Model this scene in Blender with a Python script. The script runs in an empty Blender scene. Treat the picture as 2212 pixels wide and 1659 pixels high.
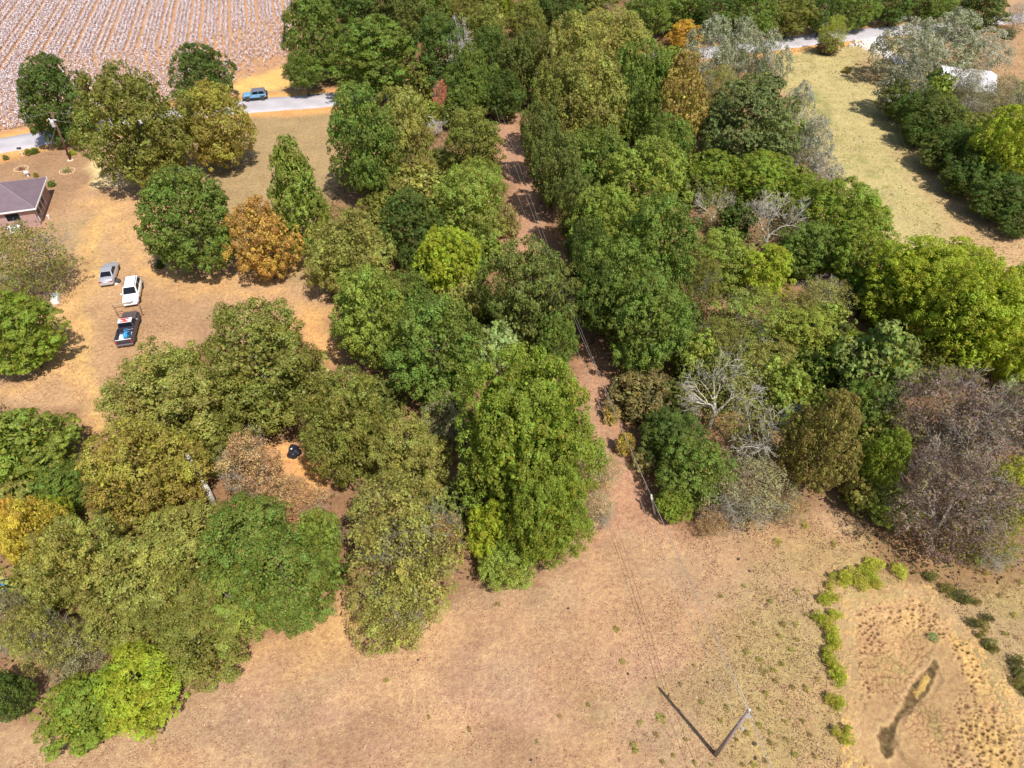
import bpy, math, random
import numpy as np

# ------------------------------------------------------------------ camera, sky, sun, exposure
scene = bpy.context.scene
COL = scene.collection
H = 50.0                                # drone height above the field
PITCH = math.radians(44)
SP, CP = math.sin(PITCH), math.cos(PITCH)
F = 1475.0                              # focal length in units of a 2212 x 1659 picture

cam = bpy.data.cameras.new('camera')
cam.sensor_width = 36.0
cam.lens = 36.0 * F / 2212.0
cam.clip_start = 0.5
cam.clip_end = 6000
cam_o = bpy.data.objects.new('camera', cam)
cam_o.location = (0, 0, H)
cam_o.rotation_euler = (math.pi / 2 - PITCH, 0, 0)
COL.objects.link(cam_o)
scene.camera = cam_o

SUN_H = np.array([0.542, -0.840])       # horizontal direction towards the sun
SUN_EL = math.radians(57)
world = bpy.data.worlds.new('World')
scene.world = world
world.use_nodes = True
wn = world.node_tree
wn.nodes.clear()
w_out = wn.nodes.new('ShaderNodeOutputWorld')
w_bg = wn.nodes.new('ShaderNodeBackground')
w_sky = wn.nodes.new('ShaderNodeTexSky')
w_sky.sky_type = 'NISHITA'
w_sky.sun_disc = False
w_sky.sun_elevation = SUN_EL
w_sky.sun_rotation = math.atan2(SUN_H[0], SUN_H[1])
w_sky.air_density = 1.0
w_sky.dust_density = 1.5
w_bg.inputs['Strength'].default_value = 0.105
wn.links.new(w_sky.outputs[0], w_bg.inputs['Color'])
wn.links.new(w_bg.outputs[0], w_out.inputs['Surface'])

sun = bpy.data.lights.new('sun', 'SUN')
sun.energy = 5.0
sun.angle = math.radians(0.5)
sun.color = (1.0, 0.95, 0.86)
sun_o = bpy.data.objects.new('sun', sun)
sx, sy = SUN_H * math.cos(SUN_EL)
sz = math.sin(SUN_EL)
import mathutils
sun_o.rotation_euler = mathutils.Vector((-sx, -sy, -sz)).to_track_quat('-Z', 'Y').to_euler()
sun_o.location = (30, -40, 90)
COL.objects.link(sun_o)

scene.view_settings.view_transform = 'Standard'
scene.view_settings.look = 'None'
scene.view_settings.exposure = 0.22
scene.view_settings.gamma = 1.0
scene.view_settings.use_curve_mapping = False
scene.cycles.max_bounces = 5
scene.cycles.diffuse_bounces = 3
scene.cycles.transmission_bounces = 3
scene.cycles.transparent_max_bounces = 4

RNG = np.random.default_rng(7)
random.seed(7)


# ------------------------------------------------------------------ helpers
def P(x, y, z=0.0):
    """world point at height z seen at (x, y) of the survey picture"""
    dx = (x - 1106.0) / F
    u = (829.5 - y) / F
    t = (H - z) / (SP - u * CP)
    return np.array([dx * t, (CP + u * SP) * t, z])


def tag(o, label=None, cat=None, group=None, kind=None):
    if label: o['label'] = label
    if cat: o['category'] = cat
    if group: o['group'] = group
    if kind: o['kind'] = kind
    return o


def empty(name, loc=(0, 0, 0), rz=0.0, parent=None):
    o = bpy.data.objects.new(name, None)
    o.empty_display_size = 0.3
    o.location = [float(v) for v in loc]
    o.rotation_euler = (0, 0, rz)
    COL.objects.link(o)
    if parent: o.parent = parent
    return o


def obj(name, mesh, parent=None, mat=None):
    o = bpy.data.objects.new(name, mesh)
    COL.objects.link(o)
    if parent: o.parent = parent
    if mat is not None and not mesh.materials:
        mesh.materials.append(mat)
    return o


def np_mesh(name, verts, quads=None, tris=None, smooth=False):
    me = bpy.data.meshes.new(name)
    verts = np.asarray(verts, dtype=np.float32).reshape(-1, 3)
    loops, starts, tot = [], [], 0
    if quads is not None and len(quads):
        q = np.asarray(quads, dtype=np.int32)
        loops.append(q.ravel()); starts.append(np.arange(len(q)) * 4); tot = len(q) * 4
    if tris is not None and len(tris):
        t = np.asarray(tris, dtype=np.int32)
        loops.append(t.ravel()); starts.append(tot + np.arange(len(t)) * 3)
    loops = np.concatenate(loops).astype(np.int32)
    starts = np.concatenate(starts).astype(np.int32)
    me.vertices.add(len(verts)); me.vertices.foreach_set('co', verts.ravel())
    me.loops.add(len(loops)); me.loops.foreach_set('vertex_index', loops)
    me.polygons.add(len(starts)); me.polygons.foreach_set('loop_start', starts)
    if smooth:
        me.polygons.foreach_set('use_smooth', np.ones(len(starts), dtype=bool))
    me.update(calc_edges=True)
    return me


class MB:
    """collects simple solids into one mesh"""
    def __init__(self):
        self.v, self.f = [], []

    def add(self, vs, fs):
        n = len(self.v)
        self.v += [tuple(float(c) for c in p) for p in vs]
        self.f += [tuple(i + n for i in f) for f in fs]

    def box(self, c, s, rz=0.0, taper=1.0, rx=0.0):
        cx, cy, cz = c; a, b, d = s[0] / 2, s[1] / 2, s[2] / 2
        vs = []
        for z in (-1, 1):
            k = taper if z > 0 else 1
            for x, y in ((-1, -1), (1, -1), (1, 1), (-1, 1)):
                px, py, pz = x * a * k, y * b * k, z * d
                py, pz = py * math.cos(rx) - pz * math.sin(rx), py * math.sin(rx) + pz * math.cos(rx)
                vs.append((cx + px * math.cos(rz) - py * math.sin(rz), cy + px * math.sin(rz) + py * math.cos(rz), cz + pz))
        self.add(vs, [(3, 2, 1, 0), (4, 5, 6, 7), (0, 1, 5, 4), (1, 2, 6, 5), (2, 3, 7, 6), (3, 0, 4, 7)])
        return self

    def tube(self, pts, rad, n=8, cap=True):
        pts = [np.array(p, float) for p in pts]
        if not hasattr(rad, '__len__'): rad = [rad] * len(pts)
        rings = []
        for i, p in enumerate(pts):
            d = pts[min(i + 1, len(pts) - 1)] - pts[max(i - 1, 0)]
            d /= np.linalg.norm(d) + 1e-9
            ref = np.array([0, 0, 1.0]) if abs(d[2]) < 0.9 else np.array([1.0, 0, 0])
            a = np.cross(d, ref); a /= np.linalg.norm(a); b = np.cross(d, a)
            rings.append([p + rad[i] * (math.cos(t) * a + math.sin(t) * b) for t in np.arange(n) * 2 * math.pi / n])
        vs = [v for r in rings for v in r]
        fs = []
        for i in range(len(pts) - 1):
            for j in range(n):
                k = (j + 1) % n
                fs.append((i * n + j, i * n + k, (i + 1) * n + k, (i + 1) * n + j))
        if cap:
            fs.append(tuple(range(n))[::-1]); fs.append(tuple((len(pts) - 1) * n + j for j in range(n)))
        self.add(vs, fs)
        return self

    def loft(self, rings, cap=True):
        n = len(rings[0])
        vs = [v for r in rings for v in r]
        fs = []
        for i in range(len(rings) - 1):
            for j in range(n):
                k = (j + 1) % n
                fs.append((i * n + j, i * n + k, (i + 1) * n + k, (i + 1) * n + j))
        if cap:
            fs.append(tuple(range(n))[::-1]); fs.append(tuple((len(rings) - 1) * n + j for j in range(n)))
        self.add(vs, fs)
        return self

    def lathe(self, c, prof, n=16, axis='z'):
        rings = []
        for r, z in prof:
            ring = []
            for t in np.arange(n) * 2 * math.pi / n:
                x, y = r * math.cos(t), r * math.sin(t)
                if axis == 'z': ring.append((c[0] + x, c[1] + y, c[2] + z))
                elif axis == 'x': ring.append((c[0] + z, c[1] + x, c[2] + y))
                else: ring.append((c[0] + x, c[1] + z, c[2] + y))
            rings.append(ring)
        return self.loft(rings)

    def build(self, name, mat, parent=None, smooth=False, bevel=0.0, segs=2):
        me = bpy.data.meshes.new(name)
        me.from_pydata(self.v, [], self.f)
        me.update()
        import bmesh
        bm = bmesh.new(); bm.from_mesh(me)
        bmesh.ops.recalc_face_normals(bm, faces=bm.faces)
        if bevel > 0:
            es = [e for e in bm.edges if len(e.link_faces) == 2 and e.calc_face_angle(0) > 0.35]
            bmesh.ops.bevel(bm, geom=es, offset=bevel, segments=segs, affect='EDGES', profile=0.5, clamp_overlap=True)
        bm.to_mesh(me); bm.free()
        if smooth:
            me.polygons.foreach_set('use_smooth', np.ones(len(me.polygons), dtype=bool))
        return obj(name, me, parent, mat)


# value noise on arrays
def _hash(ix, iy, seed):
    n = (ix.astype(np.int64) * 374761393 + iy.astype(np.int64) * 668265263 + seed * 974634777) & 0x7fffffff
    n = ((n ^ (n >> 13)) * 1274126177) & 0x7fffffff
    return ((n ^ (n >> 16)) & 0xffffff) / float(0xffffff)


def vnoise(x, y, seed=0):
    ix, iy = np.floor(x), np.floor(y)
    fx, fy = x - ix, y - iy
    fx = fx * fx * (3 - 2 * fx); fy = fy * fy * (3 - 2 * fy)
    a = _hash(ix, iy, seed); b = _hash(ix + 1, iy, seed); c = _hash(ix, iy + 1, seed); d = _hash(ix + 1, iy + 1, seed)
    return (a * (1 - fx) + b * fx) * (1 - fy) + (c * (1 - fx) + d * fx) * fy


def fbm(x, y, seed=0, oct=4):
    s, a, t = 0, 0.5, 0
    for i in range(oct):
        s = s + a * vnoise(x * 2 ** i, y * 2 ** i, seed + i * 17); t += a; a *= 0.5
    return s / t


def in_poly(px, py, poly):
    inside = np.zeros(px.shape, bool)
    n = len(poly)
    for i in range(n):
        x1, y1 = poly[i][:2]; x2, y2 = poly[(i + 1) % n][:2]
        if y1 == y2: continue
        c = ((y1 > py) != (y2 > py)) & (px < (x2 - x1) * (py - y1) / (y2 - y1) + x1)
        inside ^= c
    return inside


def poly_dist(px, py, poly, closed=True):
    d = np.full(px.shape, 1e9)
    n = len(poly)
    for i in range(n if closed else n - 1):
        a = np.array(poly[i][:2]); b = np.array(poly[(i + 1) % n][:2])
        ab = b - a; L = ab @ ab + 1e-9
        t = np.clip(((px - a[0]) * ab[0] + (py - a[1]) * ab[1]) / L, 0, 1)
        d = np.minimum(d, np.hypot(px - a[0] - t * ab[0], py - a[1] - t * ab[1]))
    return d


def sstep(a, b, x):
    t = np.clip((x - a) / (b - a), 0, 1)
    return t * t * (3 - 2 * t)


def W(*pts):
    """survey-picture polygon -> ground polygon"""
    return [tuple(P(x, y)[:2]) for x, y in pts]


# ------------------------------------------------------------------ materials
def new_mat(name):
    m = bpy.data.materials.new(name)
    m.use_nodes = True
    nt = m.node_tree
    nt.nodes.clear()
    out = nt.nodes.new('ShaderNodeOutputMaterial')
    return m, nt, out


def N(nt, kind, **kw):
    n = nt.nodes.new(kind)
    for k, v in kw.items():
        if k in n.inputs: n.inputs[k].default_value = v
        else: setattr(n, k, v)
    return n


def simple(name, col, rough=0.6, metal=0.0, var=0.12, scale=6.0, bump=0.0, coat=0.0, spec=0.4):
    m, nt, out = new_mat(name)
    b = N(nt, 'ShaderNodeBsdfPrincipled')
    b.inputs['Roughness'].default_value = rough
    b.inputs['Metallic'].default_value = metal
    b.inputs['Specular IOR Level'].default_value = spec
    b.inputs['Coat Weight'].default_value = coat
    tc = N(nt, 'ShaderNodeTexCoord')
    no = N(nt, 'ShaderNodeTexNoise'); no.inputs['Scale'].default_value = scale; no.inputs['Detail'].default_value = 4
    nt.links.new(tc.outputs['Object'], no.inputs['Vector'])
    mx = N(nt, 'ShaderNodeMix', data_type='RGBA')
    mx.inputs[6].default_value = (*[c * (1 - var) for c in col], 1)
    mx.inputs[7].default_value = (*[min(1, c * (1 + var)) for c in col], 1)
    nt.links.new(no.outputs['Fac'], mx.inputs[0])
    nt.links.new(mx.outputs[2], b.inputs['Base Color'])
    if bump:
        bp = N(nt, 'ShaderNodeBump'); bp.inputs['Strength'].default_value = bump; bp.inputs['Distance'].default_value = 0.05
        nt.links.new(no.outputs['Fac'], bp.inputs['Height']); nt.links.new(bp.outputs[0], b.inputs['Normal'])
    nt.links.new(b.outputs[0], out.inputs['Surface'])
    return m


def foliage_mat(name, hue_var=0.03, val_lo=0.55, val_hi=1.85, autumn=(0.45, 0.26, 0.05), autumn_amt=0.06, transl=0.38, spec=0.2, rough=0.5, warm_by=(1.5, 1.13, 0.9)):
    """leaf colour comes from the object colour; each leaf and each bough shifts it a little"""
    m, nt, out = new_mat(name)
    oi = N(nt, 'ShaderNodeObjectInfo')
    av = N(nt, 'ShaderNodeAttribute', attribute_name='leaf_value')
    aw = N(nt, 'ShaderNodeAttribute', attribute_name='bough_value')
    hs = N(nt, 'ShaderNodeHueSaturation')
    m1 = N(nt, 'ShaderNodeMapRange'); m1.inputs[3].default_value = 0.490 - hue_var; m1.inputs[4].default_value = 0.490 + hue_var * 0.7; hs.inputs['Saturation'].default_value = 0.94
    nt.links.new(aw.outputs['Fac'], m1.inputs[0]); nt.links.new(m1.outputs[0], hs.inputs['Hue'])
    m2 = N(nt, 'ShaderNodeMapRange'); m2.inputs[3].default_value = val_lo; m2.inputs[4].default_value = val_hi
    m3 = N(nt, 'ShaderNodeMapRange'); m3.inputs[3].default_value = 0.78; m3.inputs[4].default_value = 1.28
    nt.links.new(aw.outputs['Fac'], m3.inputs[0])
    mv = N(nt, 'ShaderNodeMath', operation='MULTIPLY'); nt.links.new(m2.outputs[0], mv.inputs[0]); nt.links.new(m3.outputs[0], mv.inputs[1])
    nt.links.new(av.outputs['Fac'], m2.inputs[0]); nt.links.new(mv.outputs[0], hs.inputs['Value'])
    # broad uneven turning of the leaves over each crown
    tcn = N(nt, 'ShaderNodeTexCoord'); addv = N(nt, 'ShaderNodeVectorMath', operation='ADD'); cmb = N(nt, 'ShaderNodeCombineXYZ')
    mr_ = N(nt, 'ShaderNodeMath', operation='MULTIPLY'); mr_.inputs[1].default_value = 50.0
    nt.links.new(oi.outputs['Random'], mr_.inputs[0]); nt.links.new(mr_.outputs[0], cmb.inputs[0]); nt.links.new(mr_.outputs[0], cmb.inputs[2])
    nt.links.new(tcn.outputs['Object'], addv.inputs[0]); nt.links.new(cmb.outputs[0], addv.inputs[1])
    nz = N(nt, 'ShaderNodeTexNoise'); nz.inputs['Scale'].default_value = 1.7; nz.inputs['Detail'].default_value = 3
    nt.links.new(addv.outputs[0], nz.inputs['Vector'])
    nf = N(nt, 'ShaderNodeMapRange'); nf.inputs[1].default_value = 0.46; nf.inputs[2].default_value = 0.72; nf.inputs[3].default_value = 0; nf.inputs[4].default_value = 0.55
    nt.links.new(nz.outputs['Fac'], nf.inputs[0])
    warm = N(nt, 'ShaderNodeMix', data_type='RGBA', blend_type='MULTIPLY'); warm.inputs[7].default_value = (*warm_by, 1)
    nt.links.new(nf.outputs[0], warm.inputs[0]); nt.links.new(oi.outputs['Color'], warm.inputs[6])
    nt.links.new(warm.outputs[2], hs.inputs['Color'])
    # turned leaves
    ad = N(nt, 'ShaderNodeMath', operation='FRACT')
    mu = N(nt, 'ShaderNodeMath', operation='MULTIPLY'); mu.inputs[1].default_value = 37.7
    nt.links.new(av.outputs['Fac'], mu.inputs[0]); nt.links.new(mu.outputs[0], ad.inputs[0])
    lt = N(nt, 'ShaderNodeMath', operation='LESS_THAN'); lt.inputs[1].default_value = autumn_amt
    nt.links.new(ad.outputs[0], lt.inputs[0])
    mx = N(nt, 'ShaderNodeMix', data_type='RGBA'); mx.inputs[7].default_value = (*autumn, 1)
    nt.links.new(lt.outputs[0], mx.inputs[0]); nt.links.new(hs.outputs[0], mx.inputs[6])
    b = N(nt, 'ShaderNodeBsdfPrincipled'); b.inputs['Roughness'].default_value = rough
    b.inputs['Specular IOR Level'].default_value = spec
    nt.links.new(mx.outputs[2], b.inputs['Base Color'])
    t = N(nt, 'ShaderNodeBsdfTranslucent')
    g = N(nt, 'ShaderNodeMix', data_type='RGBA', blend_type='MULTIPLY'); g.inputs[0].default_value = 1
    g.inputs[7].default_value = (1.15, 1.25, 0.6, 1)
    nt.links.new(mx.outputs[2], g.inputs[6]); nt.links.new(g.outputs[2], t.inputs['Color'])
    ms = N(nt, 'ShaderNodeMixShader'); ms.inputs[0].default_value = transl
    nt.links.new(b.outputs[0], ms.inputs[1]); nt.links.new(t.outputs[0], ms.inputs[2])
    nt.links.new(ms.outputs[0], out.inputs['Surface'])
    return m


M = {}
M['leaf'] = foliage_mat('foliage', autumn_amt=0.02, autumn=(0.32, 0.25, 0.07))
M['leaf_turning'] = foliage_mat('foliage_turning', hue_var=0.03, autumn_amt=0.08, autumn=(0.40, 0.30, 0.09), rough=0.38)
M['leaf_vivid'] = foliage_mat('foliage_vivid', hue_var=0.035, autumn_amt=0.03, autumn=(0.45, 0.36, 0.04), transl=0.4, warm_by=(1.3, 1.12, 0.6))
M['leaf_autumn'] = foliage_mat('foliage_autumn', hue_var=0.03, autumn_amt=0.15, autumn=(0.22, 0.22, 0.04), val_lo=0.5, val_hi=1.5, warm_by=(0.95, 1.25, 1.0))
M['leaf_silver'] = foliage_mat('foliage_silver', hue_var=0.01, autumn_amt=0.25, autumn=(0.5, 0.48, 0.42), val_lo=0.5, val_hi=1.5, rough=0.35)
M['bark'] = simple('bark', (0.12, 0.095, 0.075), 0.9, var=0.4, scale=9, bump=0.5)
M['pale_bark'] = simple('pale_bark', (0.56, 0.52, 0.47), 0.8, var=0.3, scale=5, bump=0.3)
M['grey_bark'] = simple('grey_bark', (0.34, 0.31, 0.26), 0.85, var=0.35, scale=5, bump=0.3)


# ground: tint per vertex (soil and sward), fine relief and grain in the shader
def ground_mat(name, bump=0.55, g1=9.0, speck=0.5, attr='soil_tint', clump=2.2):
    m, nt, out = new_mat(name)
    at = N(nt, 'ShaderNodeAttribute', attribute_name=attr)
    tc = N(nt, 'ShaderNodeTexCoord')
    n1 = N(nt, 'ShaderNodeTexNoise'); n1.inputs['Scale'].default_value = g1; n1.inputs['Detail'].default_value = 6; n1.inputs['Roughness'].default_value = 0.7
    n2 = N(nt, 'ShaderNodeTexNoise'); n2.inputs['Scale'].default_value = clump; n2.inputs['Detail'].default_value = 5; n2.inputs['Roughness'].default_value = 0.62
    n3 = N(nt, 'ShaderNodeTexNoise'); n3.inputs['Scale'].default_value = 0.33; n3.inputs['Detail'].default_value = 5; n3.inputs['Distortion'].default_value = 0.6
    for n in (n1, n2, n3): nt.links.new(tc.outputs['Object'], n.inputs['Vector'])
    r1 = N(nt, 'ShaderNodeMapRange'); r1.inputs[1].default_value = 0.3; r1.inputs[2].default_value = 0.7; r1.inputs[3].default_value = 1 - speck; r1.inputs[4].default_value = 1 + speck
    r2 = N(nt, 'ShaderNodeMapRange'); r2.inputs[1].default_value = 0.3; r2.inputs[2].default_value = 0.7; r2.inputs[3].default_value = 0.82; r2.inputs[4].default_value = 1.16
    r3 = N(nt, 'ShaderNodeMapRange'); r3.inputs[1].default_value = 0.3; r3.inputs[2].default_value = 0.7; r3.inputs[3].default_value = 0.9; r3.inputs[4].default_value = 1.1
    nt.links.new(n1.outputs['Fac'], r1.inputs[0]); nt.links.new(n2.outputs['Fac'], r2.inputs[0]); nt.links.new(n3.outputs['Fac'], r3.inputs[0])
    a = N(nt, 'ShaderNodeMath', operation='MULTIPLY'); nt.links.new(r1.outputs[0], a.inputs[0]); nt.links.new(r2.outputs[0], a.inputs[1])
    c = N(nt, 'ShaderNodeMath', operation='MULTIPLY'); nt.links.new(a.outputs[0], c.inputs[0]); nt.links.new(r3.outputs[0], c.inputs[1])
    hs = N(nt, 'ShaderNodeHueSaturation')
    nt.links.new(at.outputs['Color'], hs.inputs['Color']); nt.links.new(c.outputs[0], hs.inputs['Value'])
    hr = N(nt, 'ShaderNodeMapRange'); hr.inputs[1].default_value = 0.3; hr.inputs[2].default_value = 0.7; hr.inputs[3].default_value = 0.487; hr.inputs[4].default_value = 0.513
    nt.links.new(n2.outputs['Fac'], hr.inputs[0]); nt.links.new(hr.outputs[0], hs.inputs['Hue'])
    b = N(nt, 'ShaderNodeBsdfPrincipled'); b.inputs['Roughness'].default_value = 0.95; b.inputs['Specular IOR Level'].default_value = 0.1
    nt.links.new(hs.outputs[0], b.inputs['Base Color'])
    bp = N(nt, 'ShaderNodeBump'); bp.inputs['Strength'].default_value = bump; bp.inputs['Distance'].default_value = 0.12
    nt.links.new(n1.outputs['Fac'], bp.inputs['Height'])
    bp2 = N(nt, 'ShaderNodeBump'); bp2.inputs['Strength'].default_value = 0.35; bp2.inputs['Distance'].default_value = 0.3
    nt.links.new(n2.outputs['Fac'], bp2.inputs['Height']); nt.links.new(bp.outputs[0], bp2.inputs['Normal'])
    nt.links.new(bp2.outputs[0], b.inputs['Normal'])
    nt.links.new(b.outputs[0], out.inputs['Surface'])
    return m


M['ground'] = ground_mat('dry_ground', bump=0.6, speck=0.32)
M['mud'] = ground_mat('dry_mud', bump=0.3, g1=14, speck=0.25, clump=3)
M['asphalt'] = simple('asphalt', (0.44, 0.42, 0.45), 0.85, var=0.08, scale=0.8, bump=0.1, spec=0.2)
M['gravel'] = ground_mat('gravel', bump=0.5, g1=11, speck=0.2)

# ------------------------------------------------------------------ ground
TAN = np.array([0.44, 0.285, 0.175]); PINK = np.array([0.42, 0.27, 0.185]); SAND = np.array([0.60, 0.38, 0.17])
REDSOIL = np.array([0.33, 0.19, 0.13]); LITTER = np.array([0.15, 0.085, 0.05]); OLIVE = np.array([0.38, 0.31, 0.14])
YELLOW = np.array([0.66, 0.46, 0.17]); LAWN = np.array([0.34, 0.26, 0.14]); CREAM = np.array([0.70, 0.56, 0.30])
ORANGE = np.array([0.58, 0.32, 0.13]); GREEN = np.array([0.17, 0.21, 0.06]); BROWN = np.array([0.33, 0.21, 0.13])

POND = W((1816, 1287), (1874, 1274), (1911, 1263), (1963, 1258), (2008, 1266), (2037, 1297), (2079, 1339), (2115, 1381),
         (2157, 1429), (2183, 1486), (2212, 1539), (2245, 1600), (2260, 1740), (1810, 1740), (1822, 1512), (1814, 1407), (1811, 1355))
def zp(x, y):   # point of the pond close-up
    return (1764 + x * 0.2622, 1224 + y * 0.2622)
CHANNEL = W(*[zp(*p) for p in ((985, 750), (940, 800), (890, 860), (830, 930), (780, 990), (740, 1080), (700, 1180), (650, 1250), (610, 1310), (530, 1310), (505, 1380),
             (520, 1480), (580, 1560), (640, 1540), (665, 1420), (655, 1330), (700, 1230), (790, 1170), (870, 1090), (940, 1000), (985, 900), (1000, 800))])
ISLAND = W(*[zp(*p) for p in ((930, 850), (880, 900), (850, 980), (820, 1010), (850, 1060), (900, 1000), (930, 960), (960, 890))])
CREEK = W(*[zp(*p) for p in ((1000, 800), (1040, 900), (950, 1060), (860, 1130), (760, 1200), (710, 1280), (680, 1400), (670, 1480), (720, 1570), (800, 1640), (900, 1700))])

gx = np.concatenate([[-3000, -1200, -500, -250, -190], np.arange(-160, 160.01, 0.62), [190, 250, 500, 1200, 3000]])
gy = np.concatenate([[-1500, -500, -150, -60], np.arange(-25, 235.01, 0.62), [260, 330, 500, 1200, 3500]])
GX, GY = np.meshgrid(gx, gy)
wx = GX + 2.2 * (fbm(GX / 5, GY / 5, 3) - 0.5) * 2
wy = GY + 2.2 * (fbm(GX / 5, GY / 5, 9) - 0.5) * 2
n_big = fbm(GX / 14, GY / 14, 21); n_mid = fbm(GX / 4, GY / 4, 31); n_sm = fbm(GX / 1.6, GY / 1.6, 41, 3)
tint = np.empty(GX.shape + (3,)); tint[:] = TAN
def lay(col, w):
    global tint
    tint = tint * (1 - w[..., None]) + col * w[..., None]
def zone(col, poly, soft=1.5, amt=1.0, noise=None):
    d = poly_dist(wx, wy, poly); ins = in_poly(wx, wy, poly)
    s = np.where(ins, d, -d)
    w = sstep(-soft, soft, s) * amt
    if noise is not None: w = w * noise
    lay(col, w)
lay(PINK, sstep(0.45, 0.62, n_big))
lay(BROWN, sstep(0.45, 0.66, n_mid) * 0.6)
lay(np.array([0.50, 0.33, 0.19]), sstep(0.55, 0.7, fbm(GX / 7, GY / 7, 61)) * 0.6)
lay(np.array([0.37, 0.28, 0.19]), sstep(0.52, 0.66, fbm(GX / 9, GY / 6, 71)) * 0.45)
# grassier ground towards the pond
zone(OLIVE, W((1560, 1750), (1500, 1560), (1560, 1380), (1720, 1180), (1840, 1150), (2300, 1150), (2400, 1800)), 4, 0.75, 0.55 + 0.45 * sstep(0.35, 0.6, n_mid))
zone(SAND, W((760, 1260), (900, 1330), (760, 1420), (640, 1380), (560, 1420), (640, 1300)), 3, 0.6)
zone(OLIVE, W((1350, 1380), (1480, 1380), (1560, 1659), (1200, 1659)), 5, 0.35, sstep(0.4, 0.6, n_mid))
# right hand pasture
RIGHTF = W((1640, 90), (1840, 70), (2260, 60), (2400, 200), (2400, 700), (2212, 640), (1990, 600), (1920, 520), (1740, 330), (1690, 200))
zone(np.array([0.44, 0.385, 0.19]), RIGHTF, 2.5)
zone(TAN * 1.02, W((1960, 330), (2070, 330), (2260, 480), (2300, 640), (2090, 560)), 5, 0.8)
zone(BROWN * 1.2, W((1850, 110), (1920, 110), (1920, 190), (1850, 170)), 4, 0.6)
zone(GREEN, W((1712, 195), (1760, 190), (1810, 240), (1790, 270), (1725, 250)), 2.0, 0.75, sstep(0.35, 0.6, n_sm))
zone(GREEN, W((1760, 260), (1900, 330), (2000, 480), (1900, 500), (1800, 360)), 4, 0.45, sstep(0.5, 0.66, n_sm))
zone(BROWN * 1.15, W((1960, 100), (2300, 40), (2300, 300), (2100, 200)), 3, 0.9)
# cleared strip under the power line
zone(np.array([0.42, 0.25, 0.17]), W((1040, 250), (1120, 250), (1200, 450), (1320, 760), (1440, 1020), (1500, 1140), (1250, 1180), (1290, 1000), (1260, 820), (1100, 500)), 1.5)
# yard and tracks on the left, painted wire shadows in the field
zone(LAWN, W((520, 250), (735, 235), (740, 420), (700, 620), (560, 620), (450, 420), (400, 300)), 3, 0.85)
zone(BROWN, W((-200, 340), (190, 300), (210, 380), (130, 470), (-100, 420)), 2, 0.8)
YARD = W((150, 440), (300, 400), (420, 600), (560, 590), (720, 640), (720, 780), (640, 720), (430, 660), (400, 740), (260, 840), (200, 960), (220, 1010), (60, 880), (-200, 860), (-200, 830), (60, 810), (150, 620), (120, 520))
zone(np.array([0.47, 0.31, 0.18]), YARD, 3, 0.95)
zone(SAND, W((185, 400), (250, 420), (330, 470), (300, 560), (230, 500), (180, 470)), 2.5, 0.75, 0.4 + 0.6 * sstep(0.4, 0.6, n_sm))
zone(LAWN, W((100, 480), (190, 470), (210, 560), (160, 620), (120, 540)), 2.5, 0.6)
zone(BROWN, W((290, 600), (430, 620), (430, 720), (310, 740), (250, 800), (215, 700)), 3, 0.7, 0.4 + 0.6 * sstep(0.35, 0.6, n_mid))
for track_or_shadow, wd, cc, am in ((((190, 480), (180, 570), (165, 660), (160, 740), (165, 820), (190, 920), (210, 1000)), 1.1, SAND, 0.75),
                    (((205, 480), (205, 590), (195, 660), (185, 740), (190, 830), (215, 930)), 0.6, YELLOW, 0.6),
                    (((150, 650), (140, 740), (120, 800), (60, 830), (-60, 850)), 1.2, SAND, 0.5),
                    (((300, 560), (360, 600), (460, 620), (560, 600), (640, 570), (700, 540)), 1.3, SAND, 0.55),
                    (((300, 575), (380, 620), (480, 640), (600, 630), (700, 690), (720, 770)), 0.8, SAND * 0.95, 0.5),
                    (((250, 500), (290, 560), (340, 620), (420, 650)), 0.7, SAND, 0.45),
                    (((1300, 1180), (1340, 1300), (1400, 1450), (1460, 1600), (1500, 1700)), 0.35, np.array([0.36, 0.25, 0.165]), 0.55),  # wire shadow painted on the field as a faint dark line
                    (((1345, 1170), (1390, 1300), (1450, 1440), (1520, 1600), (1560, 1700)), 0.35, np.array([0.36, 0.25, 0.165]), 0.5),  # second painted wire shadow, beside the first
                    (((1420, 1140), (1480, 1270), (1560, 1430), (1650, 1640)), 0.3, np.array([0.37, 0.26, 0.17]), 0.4),
                    (((1200, 1290), (1010, 1420), (760, 1560), (480, 1680)), 0.5, np.array([0.50, 0.345, 0.21]), 0.45),
                    (((1240, 1310), (1050, 1450), (800, 1590), (560, 1690)), 0.4, np.array([0.37, 0.25, 0.16]), 0.35),
                    (((1085, 270), (1130, 400), (1180, 520), (1235, 650), (1290, 780), (1335, 880)), 0.5, np.array([0.36, 0.24, 0.17]), 0.5)):
    d = poly_dist(wx, wy, W(*track_or_shadow), closed=False)
    lay(cc, (1 - sstep(wd * 0.4, wd * 1.6, d)) * am * (0.5 + 0.5 * sstep(0.35, 0.6, n_sm)))
zone(SAND * np.array([1.03, .95, .85]), W((640, 660), (700, 680), (730, 780), (690, 790), (640, 720)), 1.5, 0.8)
zone(CREAM, W((200, 335), (212, 340), (222, 362), (268, 378), (290, 400), (230, 402), (196, 398), (188, 370)), 0.8, 0.95)
zone(np.array([0.66, 0.37, 0.15]), W((585, 945), (660, 975), (690, 1030), (720, 1060), (700, 1070), (640, 1040), (600, 1010)), 0.8)
zone(ORANGE, W((480, 930), (600, 950), (700, 1080), (640, 1130), (500, 1080)), 1.5, 0.7)
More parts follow.
